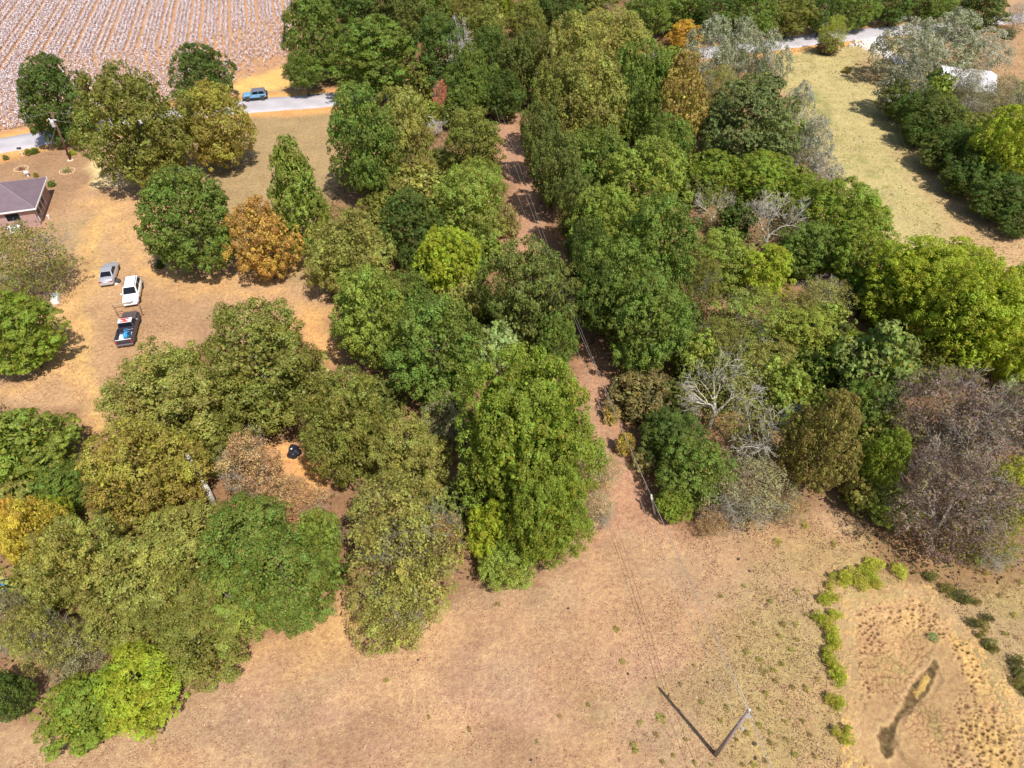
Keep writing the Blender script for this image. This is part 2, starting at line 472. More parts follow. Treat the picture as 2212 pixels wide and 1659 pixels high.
# woodland floor
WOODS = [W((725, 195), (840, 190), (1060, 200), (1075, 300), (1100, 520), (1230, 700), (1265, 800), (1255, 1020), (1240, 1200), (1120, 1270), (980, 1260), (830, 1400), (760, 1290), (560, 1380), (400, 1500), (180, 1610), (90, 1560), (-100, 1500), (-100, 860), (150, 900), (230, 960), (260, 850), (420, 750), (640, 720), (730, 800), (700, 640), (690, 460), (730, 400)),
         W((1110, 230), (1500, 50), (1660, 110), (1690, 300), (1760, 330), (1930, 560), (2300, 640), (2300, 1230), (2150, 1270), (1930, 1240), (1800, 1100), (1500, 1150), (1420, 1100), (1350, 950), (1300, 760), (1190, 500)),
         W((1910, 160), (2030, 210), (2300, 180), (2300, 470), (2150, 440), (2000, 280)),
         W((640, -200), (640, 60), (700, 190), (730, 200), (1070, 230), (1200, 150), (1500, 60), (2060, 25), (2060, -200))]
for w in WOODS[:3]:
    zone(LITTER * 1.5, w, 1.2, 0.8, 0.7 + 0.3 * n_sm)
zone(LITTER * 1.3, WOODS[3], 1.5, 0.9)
CLEAR = W((580, 945), (640, 950), (690, 985), (720, 1060), (690, 1085), (630, 1060), (585, 1010))
zone(np.array([0.66, 0.37, 0.16]), CLEAR, 0.8)
# cotton ground and road verges
FIELD = W((-400, -120), (640, -120), (640, 60), (650, 120), (600, 190), (520, 200), (380, 240), (60, 285), (-200, 320), (-500, 340))
zone(np.array([0.47, 0.285, 0.17]), FIELD, 0.8)
zone(YELLOW, W((495, 190), (540, 165), (620, 140), (650, 175), (600, 195), (510, 203)), 1.6, 0.9)
ROADC = [(-260, 352), (-120, 334), (0, 317), (80, 300), (200, 278), (320, 257), (420, 242), (525, 229), (600, 225), (715, 216), (860, 200), (1000, 185), (1150, 165), (1320, 140), (1500, 117), (1671, 97),
         (1750, 86), (1835, 76), (1920, 68), (1990, 61), (2080, 50), (2240, 35), (2500, 20)]
ROADW = [P(x, y)[:2] for x, y in ROADC]
d_road = poly_dist(wx * 0.75 + GX * 0.25, wy * 0.75 + GY * 0.25, ROADW, closed=False)
lay(ORANGE * 1.1, (1 - sstep(4.6, 7.0, d_road)) * 0.85)
lay(YELLOW, (1 - sstep(3.4, 5.0, d_road)) * 0.45 * sstep(0.4, 0.6, n_mid))
zone(np.array([0.75, 0.70, 0.68]), W((1855, 82), (1905, 78), (1912, 100), (1925, 125), (1890, 118), (1860, 100)), 0.7)
# small random wear
tint *= (0.9 + 0.2 * n_sm)[..., None]
tint *= np.array([1.0, 0.93, 0.84])

zg = 0.25 * (fbm(GX / 30, GY / 30, 77) - 0.5) + 0.03 * (n_sm - 0.5)
near_flat = 1 - sstep(3.5, 8, d_road)
pd = poly_dist(GX, GY, POND); pin = in_poly(GX, GY, POND)
pd = np.where(pin, pd, -pd)
zg = zg * (1 - near_flat) * (1 - sstep(-6, -1, pd))
zg = zg - 1.0 * sstep(1.2, 2.4, pd)
zg = np.where((np.abs(GX) > 165) | (GY > 240) | (GY < -30), 0, zg)
ny, nx = GX.shape
vid = np.arange(nx * ny).reshape(ny, nx)
q = np.stack([vid[:-1, :-1], vid[:-1, 1:], vid[1:, 1:], vid[1:, :-1]], -1).reshape(-1, 4)
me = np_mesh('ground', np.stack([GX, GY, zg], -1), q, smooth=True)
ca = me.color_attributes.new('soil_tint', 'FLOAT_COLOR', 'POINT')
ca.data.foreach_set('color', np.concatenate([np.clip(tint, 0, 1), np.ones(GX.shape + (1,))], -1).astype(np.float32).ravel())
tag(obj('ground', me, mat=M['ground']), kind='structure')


def strip(name, line, width, z, mat, edge_noise=0.0, drop=0.15):
    pts = np.array(line)
    # resample
    seg = np.hypot(*np.diff(pts, axis=0).T); s = np.concatenate([[0], np.cumsum(seg)])
    t = np.arange(0, s[-1], 1.0)
    # smooth the centre line
    cx = np.interp(t, s, pts[:, 0]); cy = np.interp(t, s, pts[:, 1])
    k = np.ones(15) / 15
    cxs = np.convolve(np.pad(cx, 7, 'edge'), k, 'valid'); cys = np.convolve(np.pad(cy, 7, 'edge'), k, 'valid')
    dx, dy = np.gradient(cxs), np.gradient(cys); L = np.hypot(dx, dy); nx_, ny_ = -dy / L, dx / L
    rows = []
    offs = np.array([-1.04, -1.0, -0.5, 0, 0.5, 1.0, 1.04]) * width / 2
    zz = np.array([-drop, 0, 0.03, 0.05, 0.03, 0, -drop])
    for i in range(len(t)):
        e = edge_noise * (vnoise(np.array([t[i] / 0.9]), np.array([3.3]))[0] - 0.5)
        rows.append([(cxs[i] + nx_[i] * (o + np.sign(o) * (e if abs(o) > width * .4 else 0)), cys[i] + ny_[i] * (o + np.sign(o) * (e if abs(o) > width * .4 else 0)), z + h) for o, h in zip(offs, zz)])
    v = np.array(rows); n = len(offs)
    ids = np.arange(len(t) * n).reshape(len(t), n)
    q = np.stack([ids[:-1, :-1], ids[1:, :-1], ids[1:, 1:], ids[:-1, 1:]], -1).reshape(-1, 4)
    me = np_mesh(name, v.reshape(-1, 3), q, smooth=False)
    return obj(name, me, mat=mat), (cxs, cys, nx_, ny_)

m, nt, out = new_mat('worn_asphalt')
tc = N(nt, 'ShaderNodeTexCoord'); n1 = N(nt, 'ShaderNodeTexNoise'); n1.inputs['Scale'].default_value = 0.35; n1.inputs['Detail'].default_value = 8
n2 = N(nt, 'ShaderNodeTexNoise'); n2.inputs['Scale'].default_value = 14; n2.inputs['Detail'].default_value = 3
for n in (n1, n2): nt.links.new(tc.outputs['Object'], n.inputs['Vector'])
cr = N(nt, 'ShaderNodeValToRGB'); cr.color_ramp.elements[0].position = 0.3; cr.color_ramp.elements[0].color = (0.40, 0.372, 0.395, 1)
cr.color_ramp.elements[1].position = 0.7; cr.color_ramp.elements[1].color = (0.51, 0.475, 0.505, 1)
nt.links.new(n1.outputs['Fac'], cr.inputs[0])
mr = N(nt, 'ShaderNodeMapRange'); mr.inputs[3].default_value = 0.82; mr.inputs[4].default_value = 1.18
nt.links.new(n2.outputs['Fac'], mr.inputs[0])
mm = N(nt, 'ShaderNodeHueSaturation'); nt.links.new(cr.outputs[0], mm.inputs['Color']); nt.links.new(mr.outputs[0], mm.inputs['Value'])
b = N(nt, 'ShaderNodeBsdfPrincipled'); b.inputs['Roughness'].default_value = 0.85; b.inputs['Specular IOR Level'].default_value = 0.2
nt.links.new(mm.outputs[0], b.inputs['Base Color']); nt.links.new(b.outputs[0], out.inputs['Surface'])
M['asphalt'] = m
road, RC = strip('road', ROADW, 6.3, 0.06, M['asphalt'], 0.35)
tag(road, kind='structure')
drv = [P(x, y)[:2] for x, y in ((1884, 74), (1890, 90), (1905, 108), (1935, 128), (1960, 150))]
dr, _ = strip('gravel_drive', drv, 3.6, 0.03, simple('pale_gravel', (0.66, 0.62, 0.62), 0.9, var=0.15, scale=3, bump=0.4), 0.9, 0.06)
tag(dr, kind='structure')

# ------------------------------------------------------------------ dried pond
def voronoi(x, y, cell, seed):
    X, Y = x / cell, y / cell
    ix, iy = np.floor(X), np.floor(Y)
    f1 = np.full(x.shape, 9.0); f2 = np.full(x.shape, 9.0); cid = np.zeros(x.shape)
    for dx in (-1, 0, 1):
        for dy in (-1, 0, 1):
            cxx, cyy = ix + dx, iy + dy
            px = cxx + _hash(cxx, cyy, seed); py = cyy + _hash(cxx, cyy, seed + 5)
            d = np.hypot(X - px, Y - py)
            c = d < f1
            f2 = np.where(c, f1, np.minimum(f2, d))
            cid = np.where(c, _hash(cxx, cyy, seed + 9), cid)
            f1 = np.where(c, d, f1)
    return f1 * cell, f2 * cell, cid

pa = np.array(POND)
px_, py_ = np.meshgrid(np.arange(pa[:, 0].min(), min(pa[:, 0].max(), 45), 0.062), np.arange(max(pa[:, 1].min(), 8), pa[:, 1].max(), 0.062))
dist = poly_dist(px_, py_, POND)
edge_n = 2.0 * (fbm(px_ / 1.2, py_ / 1.2, 5) - 0.5)
ins = np.where(in_poly(px_, py_, POND), dist, -dist)
dch = poly_dist(px_, py_, CHANNEL); dch = np.where(in_poly(px_, py_, CHANNEL), -dch, dch) + 0.35 * (fbm(px_ / 0.5, py_ / 0.5, 15) - 0.5)
dis = poly_dist(px_, py_, ISLAND); dis = np.where(in_poly(px_, py_, ISLAND), -dis, dis) + 0.3 * (fbm(px_ / 0.3, py_ / 0.3, 19) - 0.5)
dcr = poly_dist(px_, py_, CREEK, closed=False) + 0.2 * (fbm(px_ / 0.4, py_ / 0.4, 25) - 0.5)
z = 0.03 - 0.5 * sstep(0, 6.5, ins)
crack_zone = np.maximum(sstep(2.6, 1.0, np.hypot(px_ - P(*zp(980, 1330))[0], py_ - P(*zp(980, 1330))[1])),
                        np.maximum(sstep(2.6, 1.2, np.hypot(px_ - P(*zp(640, 900))[0], py_ - P(*zp(640, 900))[1])),
                                   sstep(2.0, 0.6, np.hypot(px_ - P(*zp(800, 660))[0], py_ - P(*zp(800, 660))[1]))))
smooth_zone = sstep(2.3, 0.9, np.minimum(dch, dcr))
cloddy = (1 - crack_zone * 0.85) * (1 - smooth_zone) * sstep(-0.3, 1.0, ins + edge_n)
nn = fbm(px_ / 0.28, py_ / 0.28, 51, 4)
z += cloddy * 0.26 * (nn - 0.5) + 0.02 * (fbm(px_ / 1.1, py_ / 1.1, 61) - 0.5)
f1, f2, cid = voronoi(px_ + 0.12 * fbm(px_ / .3, py_ / .3, 81), py_ + 0.12 * fbm(px_ / .3, py_ / .3, 82), 0.46, 3)
crack = np.clip(1 - (f2 - f1) / 0.075, 0, 1) * np.clip(crack_zone * 1.6 - 0.25, 0, 1)
z -= 0.10 * crack
h1, h2, hid = voronoi(px_, py_, 0.34, 13)
hsz = 0.045 + 0.08 * ((hid * 7.3) % 1)
hole = np.clip(1.5 - h1 / hsz, 0, 1) * (hid > 0.34) * np.clip(cloddy * 1.1 + 0.1 * (1 - smooth_zone), 0, 1) * sstep(0.35, 0.6, fbm(px_ / 1.7, py_ / 1.7, 91, 3) + 0.14)
k1, k2, kid = voronoi(px_ + 7.3, py_ + 1.9, 0.21, 29)
hole2 = np.clip(1.4 - k1 / (0.02 + 0.05 * ((kid * 5.7) % 1)), 0, 1) * (kid > 0.5) * cloddy * sstep(0.38, 0.6, fbm(px_ / 1.4, py_ / 1.4, 95, 3) + 0.06)
hole = np.maximum(hole, hole2 * 0.8)
z -= 0.15 * hole
chan = sstep(0.15, -0.15, dch)
isl = sstep(0.1, -0.1, dis)
z -= 0.10 * chan * (1 - isl)
z += 0.05 * sstep(0.55, 0.2, dch) * (1 - chan)
z -= 0.05 * sstep(0.22, 0.05, dcr)
base = np.empty(px_.shape + (3,)); base[:] = (0.46, 0.315, 0.185)
def layp(col, w):
    global base
    base = base * (1 - w[..., None]) + np.array(col) * w[..., None]
layp((0.54, 0.375, 0.18), sstep(0.4, 0.62, fbm(px_ / 2.5, py_ / 2.5, 101)) * (1 - smooth_zone))
layp((0.36, 0.23, 0.14), sstep(2.6, 1.0, np.hypot(px_ - P(*zp(430, 640))[0], (py_ - P(*zp(430, 640))[1]) * 1.3)) * 0.6)
layp((0.36, 0.25, 0.14), sstep(2.6, 0.8, np.hypot(px_ - P(*zp(1180, 1120))[0], (py_ - P(*zp(1180, 1120))[1]))) * 0.5)
layp((0.38, 0.26, 0.155), smooth_zone * 0.8)
layp((0.41, 0.27, 0.16), crack_zone * 0.7)
layp((0.27, 0.25, 0.11), crack_zone * sstep(0.55, 0.7, fbm(px_ / 0.9, py_ / 0.9, 111)) * 0.5)
layp((0.50, 0.36, 0.22), sstep(0.5, 0.25, dch) * (1 - chan) * 0.6)
layp((0.09, 0.066, 0.034), chan * (1 - isl) * (0.75 + 0.25 * sstep(.3, .7, fbm(px_ / .25, py_ / .25, 121))))
layp((0.22, 0.15, 0.09), sstep(0.35, 0.0, dcr) * 0.55)
layp((0.45, 0.33, 0.12), isl)
layp((0.22, 0.13, 0.08), np.clip(crack * 1.2, 0, 1) * 0.7)  # crack soil: damp tone plus painted recess shade
layp((0.15, 0.085, 0.05), np.clip(hole * 1.2, 0, 1) * 0.9)  # shade inside the pits painted into the mud colour
keep = (ins + 1.0 * edge_n > 0.12)
ny, nx = px_.shape
vid = np.arange(nx * ny).reshape(ny, nx)
kq = keep[:-1, :-1] & keep[:-1, 1:] & keep[1:, 1:] & keep[1:, :-1]
q = np.stack([vid[:-1, :-1], vid[:-1, 1:], vid[1:, 1:], vid[1:, :-1]], -1)[kq].reshape(-1, 4)
used = np.zeros(nx * ny, bool); used[q.ravel()] = True
remap = np.cumsum(used) - 1
me = np_mesh('pond_bed', np.stack([px_, py_, z], -1).reshape(-1, 3)[used], remap[q], smooth=True)
ca = me.color_attributes.new('soil_tint', 'FLOAT_COLOR', 'POINT')
base = base * np.array([0.98, 0.90, 0.74])
ca.data.foreach_set('color', np.concatenate([np.clip(base, 0, 1).reshape(-1, 3)[used], np.ones((used.sum(), 1))], -1).astype(np.float32).ravel())
tag(obj('pond_bed', me, mat=M['mud']), kind='structure')
wp = [P(*zp(*p), 0)[:2] for p in ((985, 770), (900, 860), (800, 980), (730, 1110), (700, 1190), (770, 1170), (860, 1090), (930, 990), (975, 880))]
mb = MB(); mb.add([(p[0], p[1], -0.555) for p in wp] + [(p[0], p[1], -0.62) for p in wp],
                  [tuple(range(9))[::-1]] + [(i, (i + 1) % 9, 9 + (i + 1) % 9, 9 + i) for i in range(9)])
tag(mb.build('water', simple('muddy_water', (0.06, 0.05, 0.025), 0.12, var=0.2, scale=2, spec=0.5)), kind='structure')

# ------------------------------------------------------------------ tree prototypes (unit size: crown fills a unit sphere)
def unit(v):
    return v / (np.linalg.norm(v, axis=-1, keepdims=True) + 1e-9)


def leaf_mesh(name, c, nrm, size, aspect, lv, bv, along=None, mat=None, fold=0.0):
    n = len(c)
    if along is None:
        t = unit(np.cross(nrm, unit(RNG.normal(size=(n, 3)))))
    else:
        t = unit(along)
    s = unit(np.cross(nrm, t))
    a = (size * aspect)[:, None] * t * 0.5
    b = size[:, None] * s * 0.5
    # kite-shaped sprays rather than squares
    v = np.stack([c - a, c + b * 1.0 + a * 0.15, c + a, c - b * 1.0 + a * 0.15], 1).reshape(-1, 3)
    q = np.arange(n * 4).reshape(n, 4)
    me = np_mesh(name, v, q)
    for nm, val in (('leaf_value', lv), ('bough_value', bv)):
        at = me.attributes.new(nm, 'FLOAT', 'FACE')
        at.data.foreach_set('value', val.astype(np.float32))
    if mat: me.materials.append(mat)
    return me


def profile(shape, z):
    """radius of the crown outline at height z in -1..1"""
    if shape == 'cone':
        r = np.where(z > -0.55, 0.98 * (1 - (z + 0.55) / 1.6) ** 0.55, np.sqrt(np.clip(1 - ((z + 0.55) / 0.47) ** 2, 0, 1)) * 0.98)
    elif shape == 'egg':
        r = np.sqrt(np.clip(1 - z ** 2, 0, 1)) * (1 - 0.18 * z)
    elif shape == 'flat':
        r = np.sqrt(np.clip(1 - np.abs(z) ** 2.6, 0, 1))
    else:
        r = np.sqrt(np.clip(1 - np.abs(z) ** 2.2, 0, 1))
    return r


def crown_points(rng, shape, nlobes, nleaf, lobe_r, fill=0.25, up=0.55, ragged=0.18, flat=0.75):
    """returns leaf centres, normals and a bough value; leaves sit on rounded boughs over an uneven outline"""
    ph = rng.uniform(0, 6.28, 6)
    lobes = []
    tries = 0
    while len(lobes) < nlobes and tries < 8000:
        tries += 1
        z = rng.uniform(-0.92, 0.95)
        th = rng.uniform(0, 2 * math.pi)
        R = float(profile(shape, np.array(z)))
        if rng.random() > R + (0.55 if z > 0 else 0.1): continue
        R *= 1 + ragged * 1.35 * (math.sin(2 * th + ph[0] + z * 2) * 0.5 + math.sin(3 * th + ph[1] - z * 3) * 0.35 + math.sin(5 * th + ph[2] + z * 5) * 0.3)
        lr = lobe_r * rng.uniform(0.5, 1.5)
        k = max(0.0, R - lr * 0.75)
        zz = z * (1 - lr * 0.6)
        c = np.array([math.cos(th) * k, math.sin(th) * k, zz])
        if any(np.linalg.norm(c - l[0]) < 0.55 * min(lr, l[1]) * 1.25 for l in lobes): continue
        lobes.append((c, lr, rng.random()))
    # crown top
    lobes.append((np.array([rng.uniform(-.1, .1), rng.uniform(-.1, .1), 0.98 - lobe_r * 0.8]), lobe_r * 0.9, rng.random()))
    w = np.array([l[1] ** 2 for l in lobes]); w /= w.sum()
    nl = int(nleaf * (1 - fill))
    idx = rng.choice(len(lobes), nl, p=w)
    C = np.array([l[0] for l in lobes])[idx]; LR = np.array([l[1] for l in lobes])[idx]; BV = np.array([l[2] for l in lobes])[idx]
    nsub = 9
    Cl = np.array([l[0] for l in lobes])
    sd = unit(rng.normal(size=(len(lobes), nsub, 3)) + unit(Cl * np.array([1, 1, 0.6]))[:, None] * 0.75 + np.array([0, 0, up]))
    sr = rng.uniform(0.62, 1.05, (len(lobes), nsub))
    k = rng.integers(0, nsub, nl)
    d0 = sd[idx, k]
    g = unit(rng.normal(size=(nl, 3)) + d0 * 0.55 + np.array([0, 0, 0.3])) * (rng.uniform(0.25, 1.0, nl) ** 0.5)[:, None] * 0.36
    off = d0 * sr[idx, k][:, None] + g
    pts = C + off * LR[:, None] * np.array([1, 1, flat])
    d = unit(off)
    nrm = unit(g / 0.36 * 0.9 + d * 0.5 + rng.normal(0, 0.38, (nl, 3)) + np.array([0, 0, 0.3]))
    BV = np.clip(BV * 0.65 + 0.35 * ((k * 0.618 + BV * 7) % 1), 0, 1)
    # inner leaves
    ni = nleaf - nl
    z = rng.uniform(-0.9, 0.85, ni); th = rng.uniform(0, 6.283, ni)
    R = profile(shape, z) * np.sqrt(rng.uniform(0.05, 0.66, ni)); z = z * 0.8
    pi = np.stack([R * np.cos(th), R * np.sin(th), z], 1)
    ninn = unit(rng.normal(size=(ni, 3)) + np.array([0, 0, 0.8]))
    pts = np.concatenate([pts, pi]); nrm = np.concatenate([nrm, ninn]); BV = np.concatenate([BV, rng.random(ni)])
    return pts, nrm, BV, lobes, nl


def grow(rng, out, p, d, L, r, depth, maxd, spread=0.6, gravity=0.0, shape='round'):
    n = 4
    pts = [p.copy()]; rs = [r]
    for i in range(n):
        d = unit(d + rng.normal(0, 0.16, 3) + np.array([0, 0, gravity]))
        p = p + d * L / n
        rr = math.hypot(p[0], p[1])
        if rr > 1.05 or abs(p[2]) > 1.05: break
        pts.append(p.copy()); rs.append(r * (1 - 0.55 * (i + 1) / n))
    if len(pts) > 1: out.append((pts, rs, depth))
    if depth >= maxd: return
    k = 3 if depth < 2 else 2 + (rng.random() < 0.5)
    for j in range(k + 1):
        a = pts[min(len(pts) - 1, rng.integers(1, n + 1))]
        ax = unit(np.cross(d, rng.normal(size=3)))
        nd = unit(d * math.cos(spread) + ax * math.sin(spread) * rng.uniform(0.7, 1.3))
        grow(rng, out, a, nd, L * rng.uniform(0.55, 0.8), rs[-1] * 0.8, depth + 1, maxd, spread, gravity, shape)


def branch_mesh(name, segs, mat, rmin=0.0025):
    mb = MB()
    for pts, rs, dep in segs:
        mb.tube(pts, [max(r, rmin) for r in rs], n=5 if dep < 2 else 3, cap=False)
    me = bpy.data.meshes.new(name)
    me.from_pydata(mb.v, [], mb.f); me.update()
    me.polygons.foreach_set('use_smooth', np.ones(len(me.polygons), dtype=bool))
    me.materials.append(mat)
    return me


def trunk_mesh(rng, lobes, mat, r0=0.05, lean=0.06, name='trunk'):
    mb = MB()
    top = np.array([rng.uniform(-lean, lean), rng.uniform(-lean, lean), 0.35])
    base = np.array([0, 0, -1.45])
    path = [base * (1 - t) + top * t + np.array([math.sin(t * 5) * 0.02, math.cos(t * 4) * 0.02, 0]) for t in np.linspace(0, 1, 8)]
    mb.tube(path, list(np.linspace(r0 * 1.25, r0 * 0.35, 8)), n=7)
    for l in sorted(lobes, key=lambda l: rng.random())[:12]:
        c = l[0]
        zs = min(0.3, max(-0.7, c[2] - 0.45))
        t = (zs + 1.45) / 1.8
        s = base * (1 - t) + top * t
        mid = (s + c) / 2 + np.array([0, 0, -0.08])
        mb.tube([s, mid, c * 0.97], [r0 * 0.5, r0 * 0.32, r0 * 0.12], n=5, cap=False)
    me = bpy.data.meshes.new(name); me.from_pydata(mb.v, [], mb.f); me.update()
    me.polygons.foreach_set('use_smooth', np.ones(len(me.polygons), dtype=bool))
    me.materials.append(mat)
    return me


PROTO = {}
def proto(style, k):
    key = (style, k)
    if key in PROTO: return PROTO[key]
    rng = np.random.default_rng(hash_seed(style) + k * 101)
    S = STYLES[style]
    parts = []
    lobes = []
    if S.get('n', 0):
        pts, nrm, bv, lobes, nouter = crown_points(rng, S['shape'], S['lobes'], S['n'], S['lr'], S.get('fill', .25), S.get('up', .55), S.get('ragged', .18), S.get('flat', .75))
        n = len(pts)
        size = S['leaf'] * rng.uniform(0.6, 1.4, n)
        if not S.get('branches') and not S.get('twig'): size[nouter:] *= S.get('inner', 1.8)
        along = None
        if S.get('twig'):
            along = unit(pts * np.array([1, 1, 0.7]) + np.array([0, 0, 0.5]) + rng.normal(0, 0.55, (n, 3)))
            nrm = unit(rng.normal(size=(n, 3)))
        if S.get('droop'):
            along = unit(nrm * 0.6 + np.array([0, 0, -1.0]) + rng.normal(0, 0.4, (n, 3)))
        lv = np.clip(rng.beta(2.2, 2.2, n) * 0.8 + 0.2 * bv, 0, 1)
        parts.append(('crown', leaf_mesh('crown_' + style, pts, nrm, size, S.get('aspect', 1.5), lv, np.clip(bv + rng.normal(0, .12, n), 0, 1), along, M[S.get('mat', 'leaf')])))
    if S.get('branches'):
        out = []
        for j in range(S['branches']):
            a = rng.uniform(0, 6.28)
            grow(rng, out, np.array([0, 0, -0.75 + 0.12 * j]) , unit(np.array([math.cos(a) * .55, math.sin(a) * .55, 0.9])), 0.75, S.get('br', 0.03), 0, S.get('depth', 4), S.get('spread', .6))
        out.append(([np.array([0, 0, -1.45]), np.array([0.01, 0.02, -1.0]), np.array([0, 0, -0.5])], [S.get('br', .03) * 1.7, S.get('br', .03) * 1.4, S.get('br', .03) * 1.1], 0))
        parts.append(('branches', branch_mesh('branches_' + style, out, M[S.get('wood', 'pale_bark')], S.get('rmin', .003))))
    else:
        parts.append(('trunk', trunk_mesh(rng, lobes, M[S.get('wood', 'bark')])))
    if S.get('twigs'):
        n = S['twigs']
        pts, nrm, bv, _, _ = crown_points(rng, S['shape'], 30, n, 0.3, 0.35)
        along = unit(pts * np.array([1, 1, 0.8]) + np.array([0, 0, 0.45]) + rng.normal(0, 0.45, (n, 3)))
        parts.append(('twigs', leaf_mesh('twigs_' + style, pts, unit(rng.normal(size=(n, 3))), np.full(n, S.get('tw', .007)), 16.0, rng.random(n), bv, along, M[S.get('twmat', 'twig')])))
    PROTO[key] = parts
    return parts


def hash_seed(s):
    return sum((i + 1) * ord(c) for i, c in enumerate(s)) * 13


M['bare_bark'] = simple('bare_bark', (0.62, 0.57, 0.50), 0.8, var=0.3, scale=5)
M['twig'] = simple('twig', (0.34, 0.28, 0.25), 0.9, var=0.35, scale=3)
M['twig_pale'] = simple('twig_pale', (0.34, 0.30, 0.25), 0.9, var=0.3, scale=3)
M['twig_mauve'] = simple('twig_mauve', (0.19, 0.13, 0.11), 0.9, var=0.4, scale=3)
STYLES = {
    'oak':    dict(shape='round', lobes=100, n=27000, lr=0.23, leaf=0.028, aspect=1.5, fill=.14),
    'dense':  dict(shape='egg', lobes=150, n=29000, lr=0.17, leaf=0.027, aspect=1.6, fill=.14, ragged=.15),
    'maple':  dict(shape='round', lobes=85, n=34000, lr=0.24, leaf=0.026, aspect=1.3, fill=.14, mat='leaf_turning', ragged=.22),
    'puffy':  dict(shape='round', lobes=130, n=29000, lr=0.165, leaf=0.027, aspect=1.5, fill=.15, mat='leaf_vivid', ragged=.16, flat=1.0, up=.9),
    'giant':  dict(inner=2.8, shape='round', lobes=200, n=58000, lr=0.15, leaf=0.019, aspect=1.5, fill=.26, mat='leaf_vivid', ragged=.16, flat=1.0, up=.9),
    'cone':   dict(shape='cone', lobes=110, n=24000, lr=0.18, leaf=0.027, aspect=1.7, fill=.15),
    'column': dict(shape='flat', lobes=110, n=25000, lr=0.20, leaf=0.029, aspect=1.6, fill=.15, up=.9, flat=1.0),
    'cedar':  dict(shape='egg', lobes=90, n=24000, lr=0.22, leaf=0.024, aspect=2.6, fill=.16, flat=.4, mat='leaf_vivid', ragged=.2),
    'autumn': dict(shape='egg', lobes=90, n=22000, lr=0.20, leaf=0.028, aspect=1.5, fill=.15, mat='leaf_autumn'),
    'silver': dict(shape='egg', lobes=80, n=14000, lr=0.20, leaf=0.028, aspect=1.9, fill=.2, mat='leaf_silver', branches=3, depth=3, br=.018, wood='pale_bark', up=1.3, flat=1.2),
    'sparse': dict(shape='round', lobes=60, n=15000, lr=0.26, leaf=0.029, aspect=1.6, fill=.3, branches=3, depth=4, br=.026, wood='grey_bark', rmin=.003, twigs=1500, tw=.004, twmat='twig', mat='leaf_turning', ragged=.24),
    'thin':   dict(shape='round', lobes=40, n=9000, lr=0.3, leaf=0.028, aspect=1.6, fill=.45, branches=3, depth=4, br=.024, wood='grey_bark', rmin=.003, twigs=3000, tw=.004, twmat='twig', mat='leaf_turning', ragged=.24),
    'bare':   dict(shape='round', lobes=40, n=3600, lr=0.3, leaf=0.026, fill=.5, branches=3, depth=4, br=.042, spread=.5, wood='bare_bark', rmin=.0030, twigs=700, tw=.004, twmat='twig_pale', mat='leaf_turning'),
    'dead':   dict(shape='round', branches=3, depth=4, br=.035, spread=.6, wood='pale_bark', rmin=.006),
    'mauve':  dict(shape='round', lobes=90, n=13000, lr=0.20, leaf=0.024, aspect=1.8, fill=.25, branches=4, depth=4, br=.034, wood='grey_bark', rmin=.0028, twigs=9000, tw=.005, twmat='twig_mauve', mat='leaf_autumn', ragged=.24),
    'bush':   dict(shape='flat', lobes=30, n=3600, lr=0.32, leaf=0.075, aspect=1.5, fill=.25),
    'brush':  dict(shape='flat', lobes=40, n=8000, lr=0.28, leaf=0.042, aspect=2.0, fill=.3, mat='leaf_turning'),
    'bigleaf': dict(shape='egg', lobes=60, n=7000, lr=0.22, leaf=0.060, aspect=1.2, fill=.2, mat='leaf_vivid', ragged=.3),
    'pine':   dict(shape='egg', lobes=70, n=16000, lr=0.17, leaf=0.018, aspect=5.0, fill=.15, mat='leaf_vivid', ragged=.08, up=.9),
    'tuft':   dict(shape='flat', lobes=10, n=420, lr=0.45, leaf=0.075, aspect=5.0, fill=.3, mat='leaf_vivid', twig=True),
    'reed':   dict(shape='flat', lobes=14, n=1400, lr=0.42, leaf=0.045, aspect=7.0, fill=.3, mat='leaf_vivid', twig=True),
}
CREST = {}


def fit(cx, cy, rx, ry, k=1.1, lo=0.75, hi=2.0):
    """size and place a crown (radius a, half height b, centre at k*b) from its outline in the photograph"""
    c = 4.0
    for _ in range(12):
        p = P(cx, cy, c)
        u = (829.5 - cy) / F
        t = (H - c) / (SP - u * CP)
        a = rx * t / F
        down = SP - u * CP; fwd = CP + u * SP
        th = math.atan2(down, fwd)
        v = (ry * t / F) ** 2 - (a * math.sin(th)) ** 2
        b = math.sqrt(max(v, 0)) / math.cos(th)
        b = min(max(b, lo * a), hi * a)
        c = k * b
    return P(cx, cy, c), a, b


TREES_AT = []
TREE_LABELS = []
def tree(cx, cy, rx, ry, style, col, label, name='tree', cat='tree', k=None, group=None, v=None, rot=None, lo=0.75, hi=1.9, nvar=3):
    if k is None: k = 0.8 if style in ('bush', 'brush', 'reed', 'tuft') else 1.1
    p, a, b = fit(cx, cy, rx, ry, k, lo, hi)
    if v is None: v = len(TREES_AT) % (3 if style in ('oak', 'maple') else (1 if style in ('giant', 'pine', 'bigleaf', 'cone') else 2))
    parts = proto(style, v)
    e = empty(name, (p[0], p[1], 0), rot if rot is not None else random.uniform(0, 6.28))
    e.scale = (a, a, b)
    tag(e, label, cat, group)
    for nm, me in parts:
        o = bpy.data.objects.new(nm, me)
        COL.objects.link(o); o.parent = e
        o.location = (0, 0, k)
        o.color = (*col, 1)
        if nm == 'twigs': o['kind'] = 'stuff'
    TREES_AT.append((p[0], p[1], a)); TREE_LABELS.append(label)
    return e


